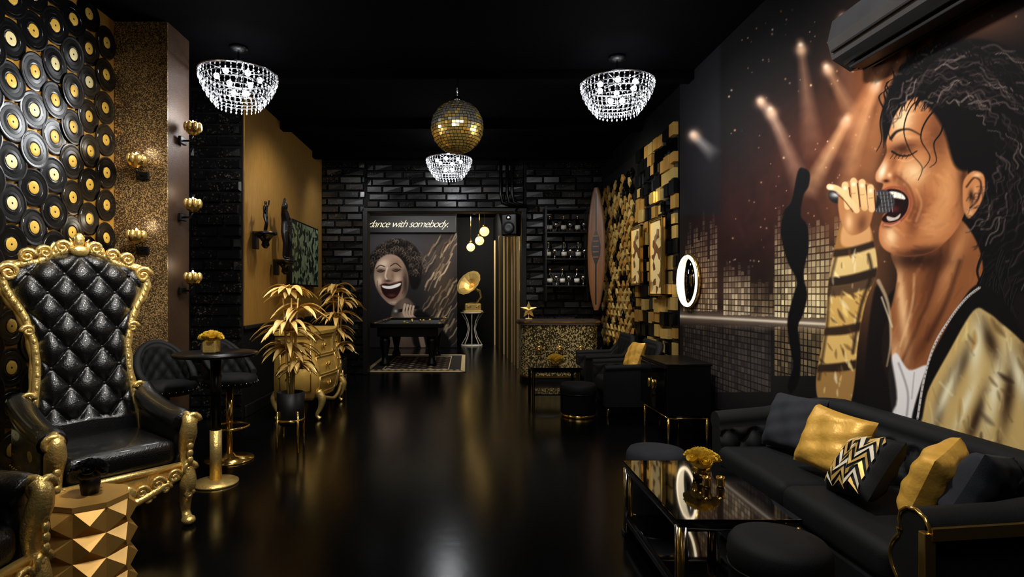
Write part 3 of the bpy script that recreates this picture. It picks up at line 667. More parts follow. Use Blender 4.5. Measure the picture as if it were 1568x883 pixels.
# ---------------------------------------------------------------- throne
def throne(loc,rot):
    b=MB('throne_armchair')
    out=[(.33,.45),(.32,.6),(.29,.8),(.27,1.0),(.28,1.18),(.33,1.36),(.395,1.48),(.425,1.57),(.40,1.66),(.31,1.69),(.23,1.71),(.13,1.77),(0,1.80)]
    ty=lambda z:.28+(z-.45)*.17
    hz=[q[1] for q in out[:9]];hw=[q[0] for q in out[:9]]
    def pan(u,v):
        x0=u*2-1
        zt=1.66+.13*(1-abs(x0)**1.5);z=.45+v*(zt-.45)
        x=x0*lerpl(z,hz,hw)*.97
        edge=max(0,(1-abs(x0)**8))*max(0,1-(abs(v*2-1))**14)
        tf=tuft((x,z),.2,.25) if v>.16 else 1
        return (x,ty(z)-.03-.085*edge*(.3+.7*tf),z)
    b.grid(pan,76,130,leather)
    for i in range(-4,5):
        for j in range(0,20):
            x=i*.1;z=j*.125
            if (i+j)%2==0 and .68<z<1.68 and abs(x)<lerpl(z,hz,hw)-.04:b.ell((x,ty(z)-.06,z),(.014,.01,.014),leather,8,5)
    def shell(u,v):
        x0=u*2-1;zt=1.66+.13*(1-abs(x0)**1.5);z=.3+v*(zt-.3);return (x0*lerpl(z,hz,hw)*.97,ty(z)+.05*(1-x0**6)*(1-(2*v-1)**8),z)
    b.grid(shell,16,24,leather)
    full=[(x,z) for x,z in out]+[(-x,z) for x,z in out[::-1][1:]]
    cc=cat(full,False,5);path=[(x,ty(z)-.03,z) for x,z in cc]
    b.tube(path,.026,gold,8);
    path2=[(x*1.05,ty(z)-.01,z+.01*(z>1.6)) for x,z in cc];b.tube(path2,[.018+.01*abs(math.sin(i*.7)) for i in range(len(path2))],gold,8)
    for i in range(0,len(path),2):
        x,y,z=path[i]
        if z>.75:b.ell((x,y-.018,z),(.013,.013,.022),gold,7,5,None)
    for s in(-1,1):
        b.curl(T(s*.40,ty(1.6)-.05,1.63)@S(s,1,1),.06,gold,1.5,.02)
        b.curl(T(s*.30,ty(1.7)-.05,1.74)@S(-s,1,1),.05,gold,1.4,.018)
        b.curl(T(s*.2,ty(1.75)-.05,1.77)@S(s,1,1),.045,gold,1.4,.017)
        b.curl(T(s*.1,ty(1.8)-.05,1.81)@S(-s,1,1)@RY(.5),.05,gold,1.4,.018)
        b.curl(T(s*.31,ty(1.2)-.04,1.25)@S(s,1,1),.04,gold,1.3,.015)
        b.curl(T(s*.33,ty(.75)-.04,.82)@S(-s,1,1),.04,gold,1.3,.015)
        for k in range(3):b.ell((s*(.05+k*.09),ty(1.8)-.05,1.82-k*.03),(.02,.016,.035),gold,8,6)
    b.ell((0,ty(1.85)-.05,1.86),(.035,.025,.06),gold,10,8);b.ell((0,ty(1.8)-.06,1.79),(.06,.025,.04),gold,10,8)
    for k in range(-3,4):b.tube([(k*.018,ty(1.85)-.05,1.84),(k*.03,ty(1.85)-.06,1.9-abs(k)*.012)],[.012,.004],gold,6)
    b.box((0,-.06,.47),(.62,.66,.17),leather,.06,None,4)
    b.box((0,-.06,.33),(.66,.66,.14),leather,.02)
    for s in(-1,1):
        M=T(s*.36,0,0)
        arm=[(0,.36,.80),(0,.22,.74),(0,.05,.70),(0,-.15,.675),(0,-.3,.67),(0,-.36,.655)]
        b.tube(cat(arm,False,4).tolist(),.072,leather,12,M=M,flat=1.05)
        b.box((0,.0,.50),(.10,.68,.36),leather,.035,M,4)
        for k in range(14):b.ell((s*.055,.3-k*.048,.42),.007,goldp,6,4,M)
        fr=[(0,-.40,.70),(0,-.43,.66),(0,-.415,.58),(0,-.385,.50),(0,-.385,.42),(0,-.41,.34),(0,-.41,.26),(0,-.37,.15),(0,-.385,.06),(0,-.42,.03)]
        cp=cat(fr,False,5).tolist();b.tube(cp,[lerpl(i/len(cp),[0,.2,.45,.65,.85,1],[.03,.05,.035,.05,.026,.034]) for i in range(len(cp))],gold,10,M=M,flat=1.1)
        b.curl(M@T(0,-.40,.665)@RZ(pi/2),.055,gold,1.5,.022);b.curl(M@T(s*.02,-.43,.665),.05,gold,1.5,.02)
        b.curl(M@T(0,-.43,.36),.045,gold,1.4,.02);b.curl(M@T(0,-.43,.20),.03,gold,1.4,.014);b.ell((0,-.42,.03),(.045,.05,.03),gold,10,6,M)
        for k in range(5):b.ell((0,-.445,.6-k*.045),(.022,.014,.026),gold,8,5,M)
        b.tube([(s*.01,.35,.27),(s*.01,0,.24),(s*.01,-.36,.27)],.03,gold,8,M=M)
        b.tube([(0,.33,.3),(0,.36,.15),(0,.42,.02)],[.035,.028,.024],gold,8,M=M)
        for k in range(6):b.ell((s*.03,.25-k*.1,.25),(.014,.035,.022),gold,7,5,M)
    ap=[(-.36,-.40,.34),(-.24,-.41,.30),(-.12,-.42,.25),(0,-.42,.22),(.12,-.42,.25),(.24,-.41,.30),(.36,-.40,.34)]
    b.tube(cat(ap,False,4).tolist(),.026,gold,8);b.tube([(-.36,-.39,.385),(.36,-.39,.385)],.022,gold,8)
    b.prism([(-.36,.39),(.36,.39),(.24,.30),(0,.22),(-.24,.30)],.375,.4,gold,RX(pi/2))
    for s in(-1,1):
        for x,z,r in[(.27,.33,.045),(.17,.31,.045),(.08,.28,.04),(.22,.27,.03),(.12,.23,.03)]:b.curl(T(s*x,-.425,z)@S(s,1,1),r,gold,1.4,.014)
    b.ell((0,-.43,.29),(.05,.02,.05),gold,10,7)
    b.done(loc,rot)
throne((-2.36,3.68,0),math.radians(50))
throne((-2.24,2.06,0),math.radians(88))

def rose(b,M,mt,r=.03):
    for L_ in range(3):
        n=5;rr=r*(1-.27*L_)
        for k in range(n):
            a0=k*2*pi/n+L_*.6
            def pf(u,v,a0=a0,rr=rr,L_=L_):
                a=a0+(u-.5)*1.7;q=rr*(.35+.65*math.sin(v*1.7))*(1+.12*(1-L_/3)*v*v);return (q*math.cos(a),q*math.sin(a),-.6*r+v*r*(1.15+.18*L_)-abs(u-.5)**2*r*.8*v)
            b.grid(pf,4,4,mt,M)
    b.ell((0,0,r*.1),r*.38,mt,7,5,M)
def bouquet(name,loc,R_,mt,pot,potr,poth,square=False,n=14,rs=.032):
    b=MB(name)
    if square:b.box((0,0,poth/2),(potr*2,potr*2,poth),pot,.006)
    else:b.lathe([(potr*.85,0),(potr,poth*.5),(potr,poth),(potr*.85,poth),(potr*.85,poth*.8)],pot,20)
    for k in range(n):
        t=k/n;a=k*2.4;q=R_*math.sqrt(t);z=poth+.025+(1-t)*R_*.45
        rose(b,T(q*math.cos(a),q*math.sin(a),z)@RZ(a)@RY(t*.8),mt,rs)
    b.ell((0,0,poth),(R_*.8,R_*.8,.03),mt,10,6)
    b.done(loc)

b=MB('faceted_side_table');n=8;rw=4;hh=.48
for j in range(rw):
    z0=j*hh/rw;z1=(j+1)*hh/rw
    for i in range(n):
        a0=2*pi*i/n;a1=2*pi*(i+1)/n;r=.172
        q=[(r*math.cos(a),r*math.sin(a),z) for a,z in((a0,z0),(a1,z0),(a1,z1),(a0,z1))];am=(a0+a1)/2
        b.add(q+[((r+.035)*math.cos(am),(r+.035)*math.sin(am),(z0+z1)/2)],[(0,1,4),(1,2,4),(2,3,4),(3,0,4)],goldwood)
b.prism([(.178*math.cos(2*pi*i/n),.178*math.sin(2*pi*i/n)) for i in range(n)],hh,hh+.025,goldwood)
b.done((-1.86,2.80,0),.2)
bouquet('black_rose_vase',(-1.87,2.82,.508),.065,blkrose,blk,.045,.09,n=14,rs=.028)

b=MB('pub_table');b.lathe([(.17,0),(.17,.015),(.06,.03),(.03,.04)],gold,32);b.lathe([(.045,.03),(.045,.42)],gold,16);b.lathe([(.04,.42),(.04,1.0)],blkmet,16);b.lathe([(.1,1.0),(.31,1.005),(.315,1.02),(.31,1.03),(.0,1.03)],blkmet,40);b.done((-1.98,4.48,0))
bouquet('yellow_rose_vase',(-2.0,4.45,1.034),.07,redrose,gold,.05,.09,True)

def tub(b,path,hfun,zb,zs,th,mt,ta,tb,depth,roll=.05,tmt=None):
    P=[Vector((x,y,0)) for x,y in path];K=len(P);s=0;rows=[]
    for i in range(K):
        t=(P[min(i+1,K-1)]-P[max(i-1,0)]).normalized();nrm=Vector((-t.y,t.x,0))
        if i:s+=(P[i]-P[i-1]).length
        h=hfun(i/(K-1))
        prof=[(0,zb),(0,zb+(h-zb)*.5),(0,h-roll*2)]
        for k in range(9):
            a=pi+.9-(pi+1.5)*k/8;prof.append((roll*.75+roll*1.15*math.cos(a),h-roll+roll*math.sin(a)))
        for k in range(17):
            v=k/16;z=(h-roll*1.6)+(zs-.05-(h-roll*1.6))*v
            e=min(1,v*8,)
            prof.append((th*(.75+.25*v)+depth*(tuft((s,z),ta,tb)*.9-.6)*e,z))
        prof.append((th,zb))
        rows.append([tuple(P[i]+nrm*o+Vector((0,0,z))) for o,z in prof])
    m=len(rows[0]);vs=[q for r_ in rows for q in r_]
    fs=[(i*m+k,i*m+k+1,(i+1)*m+k+1,(i+1)*m+k) for i in range(K-1) for k in range(m-1)]
    b.add(vs,fs,mt,True)
    for idx in(0,K-1):
        b.add(rows[idx],[tuple(range(m))],mt)
        if tmt and idx==0:b.tube(rows[idx],.008,tmt,6)
def resamp(P,n):
    P=np.array(P,float);d=np.r_[0,np.cumsum(np.hypot(*np.diff(P,axis=0).T))];t=np.linspace(0,d[-1],n);return list(zip(np.interp(t,d,P[:,0]),np.interp(t,d,P[:,1])))
def pillow(b,M,w,h,t,mt):
    def f(sg):
        def g(u,v):
            x=u*2-1;y=v*2-1;k=((1-x**4)*(1-y**4))**.5
            c=1-.06*(1-x*x)*(y*y);c2=1-.06*(1-y*y)*(x*x)
            return (x*w/2*c2,y*h/2*c,sg*t/2*k+.006*math.sin(x*7+y*3)*k+.004*math.sin(y*11-x*4)*k)
        return g
    b.grid(f(1),24,24,mt,M);b.grid(f(-1),24,24,mt,M)

b=MB('tufted_sofa')
cr=lambda cx,cy,r,a0,a1:[(cx+r*math.cos(a),cy+r*math.sin(a)) for a in np.linspace(a0,a1,9)]
pth=[(1.66,2.06)]+cr(2.30,2.18,.12,-pi/2,0)+cr(2.26,3.76,.18,0,pi/2)+[(1.70,3.94)]
pth=[(x+(.02 if x>2.3 else 0),y) for x,y in pth]
pth=resamp(pth,300)
def hf(t):return lerpl(t,[0,.1,.22,.3,.7,.78,.9,1],[.70,.72,.79,.82,.82,.79,.72,.69])
tub(b,pth,hf,.12,.42,.17,velvet,.17,.2,.07,.065,tmt=goldp)
b.box((2.03,3.0,.24),(.74,1.66,.22),velvet,.03)
for y in (2.62,3.38):b.box((1.98,y,.41),(.66,.77,.17),velvet,.055,None,5)
for i in range(0,72):
    x0,y0=pth[i];x1,y1=pth[i+1];d=Vector((x1-x0,y1-y0,0)).normalized();nn=Vector((d.y,-d.x,0))*.036
    h0=hf(i/299)-.065;h1=hf((i+1)/299)-.065
    q=[]
    for (x,y,h) in((x0,y0,h0),(x1,y1,h1)):
        for z in(h-.022,h+.022):q+=[(x,y,z),(x+nn.x,y+nn.y,z)]
    b.add(q,[(1,3,7,5),(0,1,5,4),(2,6,7,3)]+([(0,2,3,1)] if i==0 else []),goldp)
b.box((1.656,2.045,.37),(.04,.035,.54),goldp,.004);b.box((1.652,2.15,.12),(.03,.2,.03),goldp,.004)
b.box((2.03,3.0,.105),(.76,1.86,.03),goldp,.004)
for x in(1.75,2.3):
    for y in(2.2,3.8):b.lathe([(.018,0),(.025,.1)],goldp,10,T(x,y,0))
b.done()
def cushion(loc,yaw,tilt,roll,w,mt,extra=None,name='throw_pillow'):
    b=MB(name);b.M=RZ(yaw)@RX(tilt)@RZ(roll)
    pillow(b,I4,w,w*.92,.15,mt)
    if extra:extra(b,w)
    b.done(loc)
fx=-pi/2
cushion((2.06,3.58,.68),fx+.2,1.15,.05,.40,velvetg)
cushion((2.00,3.10,.685),fx+.25,1.15,-.08,.385,gvelvet)
pgold=mat('pillow_gold_thread',(214,176,96),.4,.5);pwh=mat('pillow_cream_thread',(225,215,190),.6)
def zig(b,w):
    for k in range(-3,4):
        P=[]
        for i in range(7):
            x=-w*.42+w*.84*i/6;P.append((x,k*w*.13+(w*.09 if i%2 else -w*.09)))
        for i in range(6):
            q=[]
            for px,py in(P[i],P[i+1]):
                for o in(-.012,.012):
                    y=py+o;y=max(-w*.43,min(w*.43,y));xx=px/(w/2);yy=y/(w*.46)
                    kk=(max(0,1-xx**4)*max(0,1-yy**4))**.5;q.append((px,y,.075*kk+.009+(.006*math.sin(xx*7+yy*3)+.004*math.sin(yy*11-xx*4))*kk))
            b.add(q,[(0,2,3,1)],pgold if (k+i//2)%3 else pwh)
cushion((1.93,2.76,.65),fx-.25,.95,.25,.36,velvet,zig)
cushion((2.05,2.50,.68),fx-.9,1.2,-.15,.36,gvelvet)
cushion((2.13,2.36,.69),fx-1.1,1.2,.2,.34,velvetg)

b=MB('coffee_table');x0,x1,y0,y1=.97,1.55,2.62,3.55
cx,cy=(x0+x1)/2,(y0+y1)/2
b.box((cx,cy,.445),(x1-x0,y1-y0,.018),blkgls,.004)
b.box((cx,cy,.425),(x1-x0-.02,y1-y0-.02,.03),chrome,.004)
b.box((cx,cy,.12),(x1-x0-.06,y1-y0-.06,.012),blkgls,.003)
for x in(x0+.03,x1-.03):
    for y in(y0+.03,y1-.03):
        sx=1 if x<cx else -1;sy=1 if y<cy else -1
        for dx,dy in((0,0),(.03,0),(0,.03),(.03,.03)):
            b.tube([(x+dx*sx-.015*sx,y+dy*sy-.015*sy,.0),(x+dx*sx-.015*sx,y+dy*sy-.015*sy,.415)],.011,goldp if dx==dy else chrome,10)
        b.box((x,y,.015),(.07,.07,.03),blkmet,.006)
for x in(x0+.02,x1-.02):b.box((x,cy,.1),(.025,y1-y0-.08,.03),blkmet,.004);b.box((x,cy,.40),(.02,y1-y0-.08,.012),chrome,.003)
for y in(y0+.02,y1-.02):b.box((cx,y,.1),(x1-x0-.08,.025,.03),blkmet,.004);b.box((cx,y,.40),(x1-x0-.08,.02,.012),chrome,.003)
b.done()
bouquet('yellow_rose_vase',(1.32,3.2,.457),.075,redrose,goldp,.05,.085,n=16,rs=.033)
b=MB('gold_candle_cup');
for dx in(0,.075):b.lathe([(.018,0),(.022,.01),(.02,.04),(.024,.055),(.018,.055),(.016,.03)],goldp,14,T(dx,0,0))
b.done((1.29,3.06,.456))
def ottoman(x,y,h,r):
    b=MB('round_ottoman')
    b.lathe([(r*.92,.03),(r*.97,.05),(r*.97,h-.13),(r,h-.12),(r*1.02,h-.07),(r*.99,h-.03),(r*.9,h-.005),(r*.5,h+.004),(0,h+.005)],velvetg if r<.2 and h<.46 else velvet,44)
    b.lathe([(r*.93,0),(r*.95,.012),(r*.95,.03),(r*.9,.035)],goldp,40)
    b.tube([(r*1.0*math.cos(a),r*1.0*math.sin(a),h-.12) for a in np.linspace(0,2*pi,41)[:-1]],.006,blkmet,6,True);b.done((x,y,0))
ottoman(1.30,2.37,.48,.195);ottoman(1.28,3.84,.45,.195);ottoman(1.36,6.95,.40,.22)
b=MB('side_cabinet');X0,X1,Y0,Y1=1.96,2.40,5.58,6.38
b.box(((X0+X1)/2,(Y0+Y1)/2,.53),(X1-X0,Y1-Y0,.50),blkmet,.01);b.box(((X0+X1)/2,(Y0+Y1)/2,.79),(X1-X0+.02,Y1-Y0+.02,.02),blkmet,.004)
for y in(Y0+.2,Y1-.2):b.box((X0-.006,y,.53),(.014,.385,.46),blkgls,.006)
for s in(-1,1):b.lathe([(.05,0),(.05,.02),(.04,.024)],goldp,20,T(X0-.012,(Y0+Y1)/2+s*.06,.55)@RY(-pi/2)@S(1,.5,1))
for x in(X0+.03,X1-.03):
    for y in(Y0+.03,Y1-.03):b.tube([(x,y,0),(x,y,.29)],.014,goldp,8)
for y in(Y0+.03,Y1-.03):b.tube([(X0+.03,y,.26),(X1-.03,y,.26)],.01,goldp,6)
for x in(X0+.03,X1-.03):b.tube([(x,Y0+.03,.26),(x,Y1-.03,.26)],.01,goldp,6)
b.done()
def armchair(x,y,rot):
    b=MB('velvet_armchair')
    pt=[(-.36,-.36)]+cr(-.26,.26,.1,pi,pi/2)+cr(.26,.26,.1,pi/2,0)+[(.36,-.36)]
    pt=resamp(pt[::-1],120)
    tub(b,pt,lambda t:lerpl(t,[0,.25,.36,.64,.75,1],[.62,.64,.9,.9,.64,.62]),.12,.42,.11,velvet,.16,.18,.02,.04)
    b.box((0,-.04,.34),(.54,.6,.2),velvet,.05,None,4)
    for sx in(-1,1):
        for sy in(-1,1):b.tube([(sx*.3,sy*.3,.14),(sx*.33,sy*.33,0)],[.018,.012],goldp,8)
    b.done((x,y,0),rot)
armchair(2.03,7.22,-pi/2);armchair(2.03,8.35,-pi/2)
cushion((2.10,7.12,.70),fx,1.2,.05,.42,gvelvet)
b=MB('low_table');b.box((0,0,.5),(.68,.56,.03),blkgls,.006);b.box((0,0,.465),(.64,.52,.04),blkmet,.005)
for sx in(-1,1):
    for sy in(-1,1):b.box((sx*.3,sy*.24,.225),(.035,.035,.45),blkmet,.004);b.box((sx*.3,sy*.262,.225),(.012,.006,.45),goldp)
b.box((0,0,.15),(.6,.48,.02),blkgls,.004);b.done((1.18,7.75,0))
bouquet('yellow_rose_vase',(1.2,7.7,.52),.09,redrose,goldp,.06,.06,n=16,rs=.038)

def barchair(x,y,rot):
    b=MB('bar_chair')
    pt=[(.23*math.sin(a),.23*math.cos(a)) for a in np.linspace(2.1,-2.1,60)]
    tub(b,[(-x_,y_) for x_,y_ in pt][::-1],lambda t:.80+.30*math.sin(pi*t)**1.3,.68,.74,.06,velvet,.12,.14,.03,.025)
    b.lathe([(.2,.66),(.235,.68),(.24,.73),(.22,.76),(0,.77)],velvet,30)
    for k in range(30):
        a=2*pi*k/30;b.ell((.242*math.cos(a),.242*math.sin(a),.70),.007,chrome,6,4)
    b.lathe([(.03,.05),(.03,.66)],goldp,12);b.lathe([(.21,0),(.21,.012),(.06,.03),(.035,.06)],goldp,32)
    b.tube([(.15*math.cos(a),-.02+.15*math.sin(a),.3) for a in np.linspace(0,2*pi,25)[:-1]],.012,goldp,6,True)
    b.done((x,y,0),rot)
barchair(-2.5,4.72,.9);barchair(-2.14,5.12,1.1)

def sconce(x,y,z,d):
    b=MB('candle_sconce');b.M=RZ(d)
    b.box((0,-.02,0),(.11,.03,.07),blkmet,.006);b.tube([(0,-.02,0),(0,-.1,.0),(0,-.12,.05)],.01,blkmet,6)
    b.lathe([(.02,.05),(.055,.07),(.075,.11),(.07,.15),(.055,.165),(.045,.15),(.05,.11),(.02,.08)],goldp,14,T(0,-.12,0),False)
    for k in range(8):
        a=k*pi/4;b.ell((.062*math.cos(a),-.12+.062*math.sin(a),.13),(.026,.026,.042),gold,7,5)
    b.lathe([(.03,.09),(.03,.16),(.004,.165)],white,10,T(0,-.12,0));b.ell((0,-.12,.175),(.01,.01,.018),led,8,6)
    b.done((x,y,z))
    l=bpy.data.lights.new('candle_light','POINT');l.energy=.9;l.color=(1,.87,.66);l.shadow_soft_size=.04
    o=bpy.data.objects.new('candle_light',l);sc.collection.objects.link(o);q=RZ(d)@Vector((0,-.13,.24));o.location=(x+q.x,y+q.y,z+q.z)
for px,z in((-2.92,2.55),(-2.92,1.88)):sconce(px,5.14,z,0)
for z in(2.93,2.21,1.52):sconce(-2.70,5.35,z,pi/2)

def plant(loc,h0,h1,spread,n):
    b=MB('gold_leaf_plant')
    b.lathe([(.10,.24),(.125,.27),(.13,.55),(.115,.55),(.11,.52),(0,.52)],blk,28)
    b.lathe([(.132,.28),(.132,.30),(.12,.30)],goldp,28)
    for k in range(4):
        a=pi/4+k*pi/2;b.tube([(.135*math.cos(a),.135*math.sin(a),.38),(.14*math.cos(a),.14*math.sin(a),0)],.012,goldp,6)
    for k in range(4):
        a=k*1.7;b.tube([(.02*math.cos(a),.02*math.sin(a),.5),(.05*math.cos(a),.05*math.sin(a),(h0+h1)/2),(.07*math.cos(a),.07*math.sin(a),h1-.1)],[.014,.012,.006],goldpl,6)
    for i in range(n):
        a=i*2.399+R.uniform(-.3,.3);lv=[.02,.26,.5,.74,.95][i%5];z=h0+(h1-h0)*(lv+R.uniform(-.07,.05));Ln=spread*R.uniform(.75,1.1)*(.85 if lv>.8 else (.72 if lv<.1 else 1));up=R.uniform(.2,1.2);w=R.uniform(.026,.040)
        bx=.06*math.cos(lv*9);by=.06*math.sin(lv*9)
        def lf(u,v,a=a,z=z,Ln=Ln,up=up,w=w,bx=bx,by=by):
            r=Ln*v;ww=w*math.sin(pi*min(1,v*.93+.07))**.8
            zz=z+up*Ln*.9*v-1.15*Ln*v*v*(.35+.6*up)+(abs(u-.5)*2)**2*.012
            x=r*math.cos(a)-(u-.5)*2*ww*math.sin(a);y=r*math.sin(a)+(u-.5)*2*ww*math.cos(a);return (x+bx,y+by,zz)
        b.grid(lf,2,8,goldpl)
    b.done(loc)
plant((-1.69,5.45,0),.76,1.55,.31,120)
plant((-1.90,8.35,0),.70,1.60,.36,110)

b=MB('bombe_chest');Lh=.62
def sec(z):
    t=(z-.22)/(1.0-.22);return .06*math.sin(pi*min(1,max(0,t)))+.03*math.sin(2*pi*t)
def ringp(z,e=0):
    o=[];s=sec(z)+e
    for k in range(17):
        v=-1+2*k/16;o.append((.25+s+.035*math.cos(v*pi*1.0)*1.2-.03,v*(Lh+s*.5),z))
    o+=[(-.25,Lh+s*.5,z),(-.25,-Lh-s*.5,z)];return o
zsq=np.linspace(.24,1.0,22);rr=[ringp(z) for z in zsq];m=len(rr[0])
vs=[q for r_ in rr for q in r_]
b.add(vs,[(i*m+k,i*m+(k+1)%m,(i+1)*m+(k+1)%m,(i+1)*m+k) for i in range(len(rr)-1) for k in range(m)]+[tuple(range(m))[::-1]],goldcab,True)
tp=[(x+ (.03 if x>0 else 0),y*1.04) for x,y,z in ringp(1.0)];b.prism(tp,1.0,1.04,goldcab)
for z0,z1 in((.30,.50),(.53,.73),(.76,.96)):
    for y0_,y1_ in((-.56,-.03),(.03,.56)):
        P=[]
        def sp(y,z):
            s=sec(z);v=y/(Lh+s*.5);return (.25+s+.042*math.cos(v*pi)-.03+.004,y,z)
        for k in range(9):P.append(sp(y0_+(y1_-y0_)*k/8,z0))
        for k in range(1,5):P.append(sp(y1_,z0+(z1-z0)*k/4))
        for k in range(1,9):P.append(sp(y1_-(y1_-y0_)*k/8,z1))
        for k in range(1,4):P.append(sp(y0_,z1-(z1-z0)*k/4))
        b.tube(P,.009,gold,6,True)
        q=sp((y0_+y1_)/2,(z0+z1)/2);b.ell((q[0]+.02,q[1],q[2]),.02,goldp,10,7);b.curl(T(q[0]+.01,q[1]+.06,q[2])@RZ(pi/2),.025,gold,1.3,.008);b.curl(T(q[0]+.01,q[1]-.06,q[2])@RZ(-pi/2),.025,gold,1.3,.008)
for s in(-1,1):
    y=s*(Lh+.035);b.tube([(-.18,y,.35),(.18,y,.35),(.18,y,.9),(-.18,y,.9)],.01,gold,6,True)
    b.curl(T(0,y,.62),.09,gold,1.5,.016);b.curl(T(-.05,y,.48)@S(-1,1,1),.06,gold,1.5,.012);b.curl(T(.03,y,.77),.06,gold,1.5,.012)
for sx,x in((1,.24),(-1,-.22)):
    for y in(-.58,.58):
        b.tube(cat([(x,y,.34),(x+.05*sx,y,.25),(x+.03*sx,y,.14),(x-.01*sx,y,.06),(x+.03*sx,y,.015)],False,4).tolist(),[.05,.05,.05,.05,.05,.045,.04,.035,.03,.028,.025,.022,.02,.02,.022,.026,.028],gold,8)
b.tube(cat([(.27,-.5,.26),(.3,-.25,.2),(.3,0,.16),(.3,.25,.2),(.27,.5,.26)],False,4).tolist(),.022,gold,8)
b.done((-2.0,7.28,0))

b=MB('wall_television');b.box((0,0,0),(.05,1.5,1.0),blkmet,.01)
tvp=glitter('tv_picture',(16,26,20),(110,124,96),14,.6,.3,0,.4,0)
b.box((.027,0,0),(.004,1.44,.94),tvp);b.box((-.04,0,0),(.05,.4,.4),blkmet);b.done((-2.60,9.1,2.1))
def statuette(loc,h,rot,flip=1):
    e=bpy.data.objects.new('wall_bracket_statuette',None);sc.collection.objects.link(e);e.location=loc;e.rotation_euler=(0,0,rot)
    b=MB('bracket');b.lathe([(.02,-.2),(.05,-.16),(.04,-.12),(.09,-.05),(.14,-.03),(.14,0),(0,0)],blkmet,20);b.curl(T(.08,0,-.09),.04,blkmet,1.4,.014);b.curl(T(-.08,0,-.09)@S(-1,1,1),.04,blkmet,1.4,.014);b.box((0,.12,-.1),(.1,.06,.22),blkmet,.01);b.done(parent=e)
    k=h/1.8
    J={'pel':(0,0,.95,.13),'sp':(0,.0,1.15,.11),'ch':(0,0,1.38,.15),'nk':(0,0,1.52,.055),'hd':(0,-.01,1.62,.09),'ht':(0,0,1.76,.08),
       'ls':(.18,0,1.44,.06),'le':(.36,-.05,1.55,.045),'lh':(.30,-.1,1.85,.035),'rs':(-.18,0,1.44,.06),'re':(-.34,-.02,1.22,.045),'rh':(-.2,-.1,1.02,.035),
       'lk':(.12,-.05,.5,.07),'la':(.12,.0,.07,.045),'lt':(.13,-.14,.03,.035),'rk':(-.16,-.1,.52,.07),'ra':(-.14,.02,.07,.045),'rt':(-.16,-.12,.03,.035),'lp':(.1,0,.86,.1),'rp':(-.1,0,.86,.1)}
    E=[('pel','sp'),('sp','ch'),('ch','nk'),('nk','hd'),('hd','ht'),('ch','ls'),('ls','le'),('le','lh'),('ch','rs'),('rs','re'),('re','rh'),('pel','lp'),('lp','lk'),('lk','la'),('la','lt'),('pel','rp'),('rp','rk'),('rk','ra'),('ra','rt')]
    ks=list(J);me=bpy.data.meshes.new('figure');me.from_pydata([(J[q][0]*k*flip,J[q][1]*k,J[q][2]*k) for q in ks],[(ks.index(a),ks.index(c)) for a,c in E],[])
    o=bpy.data.objects.new('figure',me);sc.collection.objects.link(o);o.parent=e
    o.modifiers.new('s','SKIN')
    sv=me.skin_vertices[0].data
    for i,q in enumerate(ks):sv[i].radius=(J[q][3]*k*1.15,J[q][3]*k*.95);sv[i].use_root=(q=='pel')
    o.modifiers.new('ss','SUBSURF').levels=1;me.materials.append(blkmet)
statuette((-2.50,7.05,2.25),.40,pi/2);statuette((-2.48,7.75,1.95),.80,pi/2,-1)

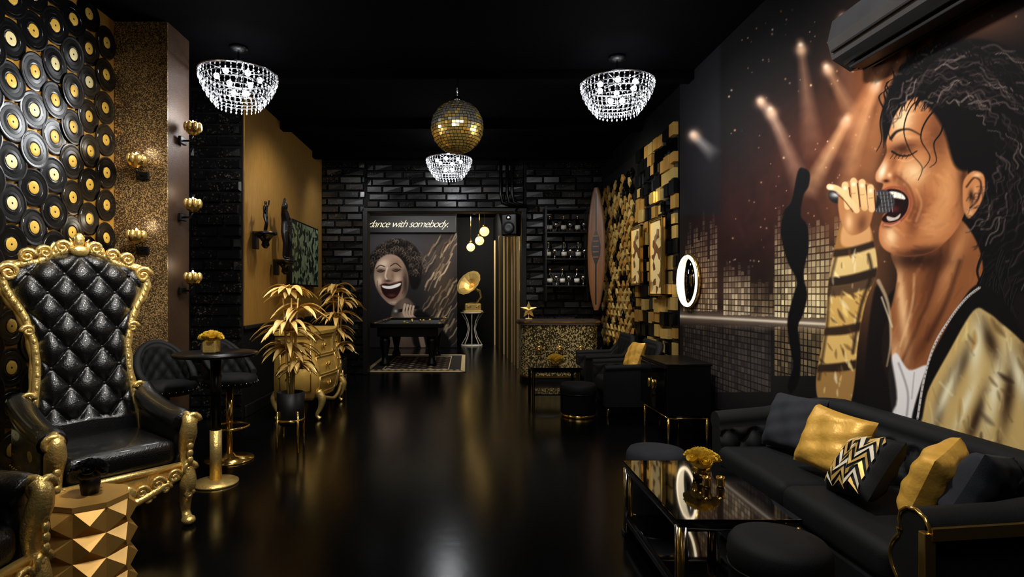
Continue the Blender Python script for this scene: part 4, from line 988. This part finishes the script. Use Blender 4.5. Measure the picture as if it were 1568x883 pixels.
# ---------------------------------------------------------------- lights
def spot(loc,tgt,e,ang=80,col=(1,.9,.75),size=.12,blend=.8):
    l=bpy.data.lights.new('added_spot','SPOT');l.energy=e;l.spot_size=math.radians(ang);l.spot_blend=blend;l.color=col;l.shadow_soft_size=size  # added spot without a fixture, brightens walls, furniture and the ball
    o=bpy.data.objects.new('added_spot_light',l);sc.collection.objects.link(o);o.location=loc
    o.rotation_euler=(Vector(tgt)-Vector(loc)).to_track_quat('-Z','Y').to_euler()
def area(loc,tgt,e,sx,sy,col=(1,.92,.8)):
    l=bpy.data.lights.new('added_area_light','AREA');l.energy=e;l.shape='RECTANGLE';l.size=sx;l.size_y=sy;l.color=col  # added area light, no visible source, lifts gold parts and the far room
    o=bpy.data.objects.new('added_area_light',l);sc.collection.objects.link(o);o.location=loc
    o.rotation_euler=(Vector(tgt)-Vector(loc)).to_track_quat('-Z','Y').to_euler()
spot((.2,2.9,3.85),(2.5,3.1,1.8),340,95,(1,.96,.9));spot((.5,4.3,3.85),(2.5,5.0,1.8),230,85,(1,.96,.9))
spot((-.8,2.6,3.85),(-2.9,3.9,1.2),370,80,(1,.96,.89));spot((-1.2,4.2,3.85),(-2.4,4.9,1.2),120,70,(1,.95,.88))
spot((-1.0,3.4,3.85),(-3.2,4.2,2.3),170,75,(1,.94,.84))
spot((-1.4,7.0,3.85),(-2.69,7.9,1.8),160,90,(1,.91,.75));spot((-.9,5.2,3.85),(-1.9,6.6,.6),260,60,(1,.94,.83))
spot((.8,7.6,3.85),(2.5,8.3,2.0),200,95,(1,.93,.8));spot((1.3,8.3,3.85),(1.5,9.8,.8),170,60,(1,.95,.88));spot((-.3,8.2,3.85),(-.4,10.5,3.0),120,130,(.97,.98,1))
spot((-.1,4.0,3.8),(-.11,6.4,3.3),110,22,(1,.95,.86),.2);spot((-1.9,9.3,3.85),(-2.2,10.5,1.8),70,100,(.97,.98,1))
area((.3,1.0,3.9),(.6,3.2,.2),55,2.6,1.2,(1,.97,.94))
area((-1.2,13.6,3.6),(-1.2,15.5,1.9),100,2.2,1,(1,.97,.92));area((.3,15.2,3.6),(.2,16.4,1.3),60,.6,.6,(1,.92,.78));spot((-.6,12.2,3.6),(.95,12.5,1.5),140,110,(1,.92,.78))
w=bpy.data.worlds.new('World');sc.world=w;w.use_nodes=True;w.node_tree.nodes['Background'].inputs[0].default_value=(.5,.55,.6,1);w.node_tree.nodes['Background'].inputs[1].default_value=.01
sc.view_settings.view_transform='Standard'
c=bpy.data.cameras.new('camera');c.sensor_width=36;c.lens=870/1568*36;c.shift_x=69/1568;c.shift_y=6.5/1568;c.clip_end=60
o=bpy.data.objects.new('camera',c);sc.collection.objects.link(o);o.location=(0,0,1.5);o.rotation_euler=(pi/2,0,0);sc.camera=o
